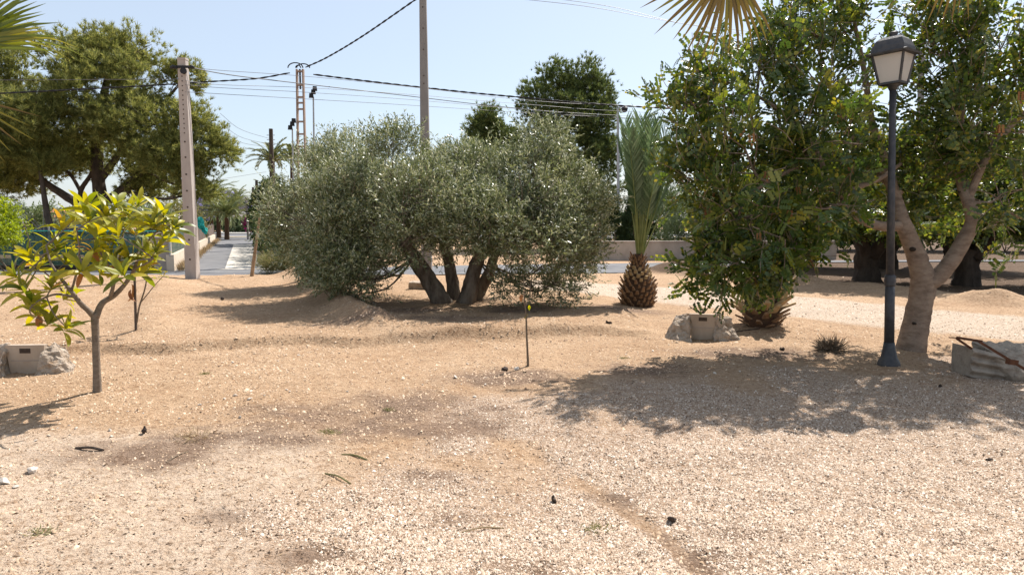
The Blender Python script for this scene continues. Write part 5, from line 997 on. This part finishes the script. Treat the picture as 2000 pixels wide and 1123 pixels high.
for k, (px, py, sx, sz, lab) in enumerate(((283, 846, .045, .05, 'dark round clod on the sand below the loquat'), (1080, 981, .035, .035, 'small black clod on the gravel in the centre foreground'), (1312, 1018, .035, .03, 'dark brown clod on the gravel right of centre foreground'), (1528, 684, .05, .04, 'dark clod in the shade in front of the palm stump'), (435, 586, .07, .06, 'dark clod on the raised dirt plot'), (1932, 900, .035, .015, 'flat dark chip on the gravel at lower right'), (985, 723, .07, .025, 'flat dark clod left of the bare sapling'), (1835, 756, .03, .025, 'dark lump on the shaded gravel right of the lamp base'), (1190, 632, .08, .05, 'dark lump in the shade left of the irrigation box'))):
    c = gpt(px, py); rg = np.random.default_rng(130+k); P = rg.normal(size=(12, 3)); P /= np.linalg.norm(P, axis=1)[:, None]
    tag(link('dirt_clod', lump_mesh('dirt_clod', [tuple(c+p*np.array([sx, sx*.8, sz])*.7+np.array([0, 0, sz*.5])) for p in P], M_clod, sx*.35, 2, k, 1.2/sx)), lab, 'clod', 'dark clods lying about')
for k, (a, b, r, mt, lab) in enumerate((((148, 876), (202, 880), .009, M_clod, 'dark curved pod like twig on the sand at left'), ((635, 925), (685, 945), .005, M_weed, 'thin green stalk on gravel left of centre'), ((668, 888), (718, 899), .006, M_weed, 'short green stalk on gravel above the longer one'), ((325, 903), (368, 882), .004, M_twig, 'fine straight twig on the sand left of centre'), ((1405, 655), (1485, 642), .008, M_clod, 'dark straight stick beside the palm stump mound'), ((900, 1040), (985, 1032), .004, M_straw, 'pale straw stalk on gravel near the bottom edge'))):
    p, q_ = gpt(*a), gpt(*b); m = (p+q_)/2+np.array([0, .015, .012]); tag(MB().tube(smooth_path([p+np.array([0, 0, r*.5]), m, q_+np.array([0, 0, r*.5])], 5), r, 5, .1).build('twig', mt), lab, 'twig', 'loose twigs')
SM = [stone_mesh(s, M_stone) for s in range(5)]; rng = np.random.default_rng(140); spots = []; SLi = []
SL = ['pale limestone chip in the row of stones left below the loquat', 'pale limestone chip on the dirt right below the loquat trunk', 'pale limestone chip along the edge of the brown gravel, left of centre', 'pale limestone chip near the start of the brown line in the centre', 'pale limestone chip on the sand at the lower left edge', 'pale stone beside the right irrigation box in the carob shade', 'pale chip on the dirt ridge left of the olive', 'pale chip in the shade left of the lamp post', 'pale chip along the dirt ledge right of the loquat']
for (cx, cy, sx, sy, n) in ((160, 838, 110, 18, 26), (330, 800, 110, 16, 16), (600, 772, 130, 12, 16), (880, 770, 120, 30, 14), (30, 945, 60, 14, 6), (1250, 690, 90, 16, 16), (700, 640, 40, 20, 6), (1420, 720, 120, 26, 14), (450, 700, 160, 10, 10)):
    for _ in range(max(3, n//2)): spots.append((cx+rng.normal()*sx*.7, cy+rng.normal()*sy*.7, .010+.022*rng.random()**2, SL[len(SLi)]))
    SLi.append(1)
spots += [(65, 921, .05, 'flat pale stone alone on the sand at lower left'), (8, 943, .055, 'larger pale stone at the very left edge of the sand'), (1165, 835, .02, 'small white stone alone on the gravel right of centre'), (980, 905, .02, 'small white stone on gravel in the middle foreground'), (890, 738, .04, 'flat whitish stone lying left of the bare sapling'), (1010, 722, .05, 'white stone right at the foot of the bare sapling')]
for k, (px, py, sz, lab) in enumerate(spots):
    c = gpt(px, py); o = link('loose_stone', SM[k % 5]); o.location = c+np.array([0, 0, sz*.18]); o.rotation_euler = (rng.normal()*.2, rng.normal()*.2, rng.random()*6.28); o.scale = (sz,)*3
    tag(o, lab, 'stone', lab.replace('chip', 'chips', 1) if 'chip' in lab else 'single pale stones')
# tufts of dry grass in the yard
for k, (px, py, w, mt, lab) in enumerate(((378, 855, .16, M_straw, 'flattened straw coloured grass tuft on sand below the loquat'), (1168, 1032, .07, M_weed, 'low dry weed on the gravel in the foreground'), (80, 1040, .06, M_weed, 'small green weed at lower left on the sand'), (640, 845, .08, M_weed, 'small weed on brown gravel left of centre'), (1220, 700, .06, M_weed, 'small weed at edge of the carob shade'), (760, 800, .05, M_weed, 'tiny green weed near the brown line'), (400, 730, .05, M_weed, 'tiny weed right of the loquat trunk'))):
    c = gpt(px, py); rg = np.random.default_rng(150+k); n = 90; D = rg.normal(size=(n, 3)); D[:, 2] = np.abs(D[:, 2])*.5+.15
    P = c+np.stack([rg.normal(size=n)*w*.5, rg.normal(size=n)*w*.35, 0*D[:, 0]-.003], 1); V, F = scatter(LEAF4, LEAF4F, P, frames(D, rg), np.stack([0*D[:, 0]+.005, 0*D[:, 0]+.005, w*.35+w*.5*rg.random(n)], 1))
    tag(link('weed_tuft', npmesh('weed_tuft', V, F, mt)), lab, 'weed', 'small weeds in the yard')
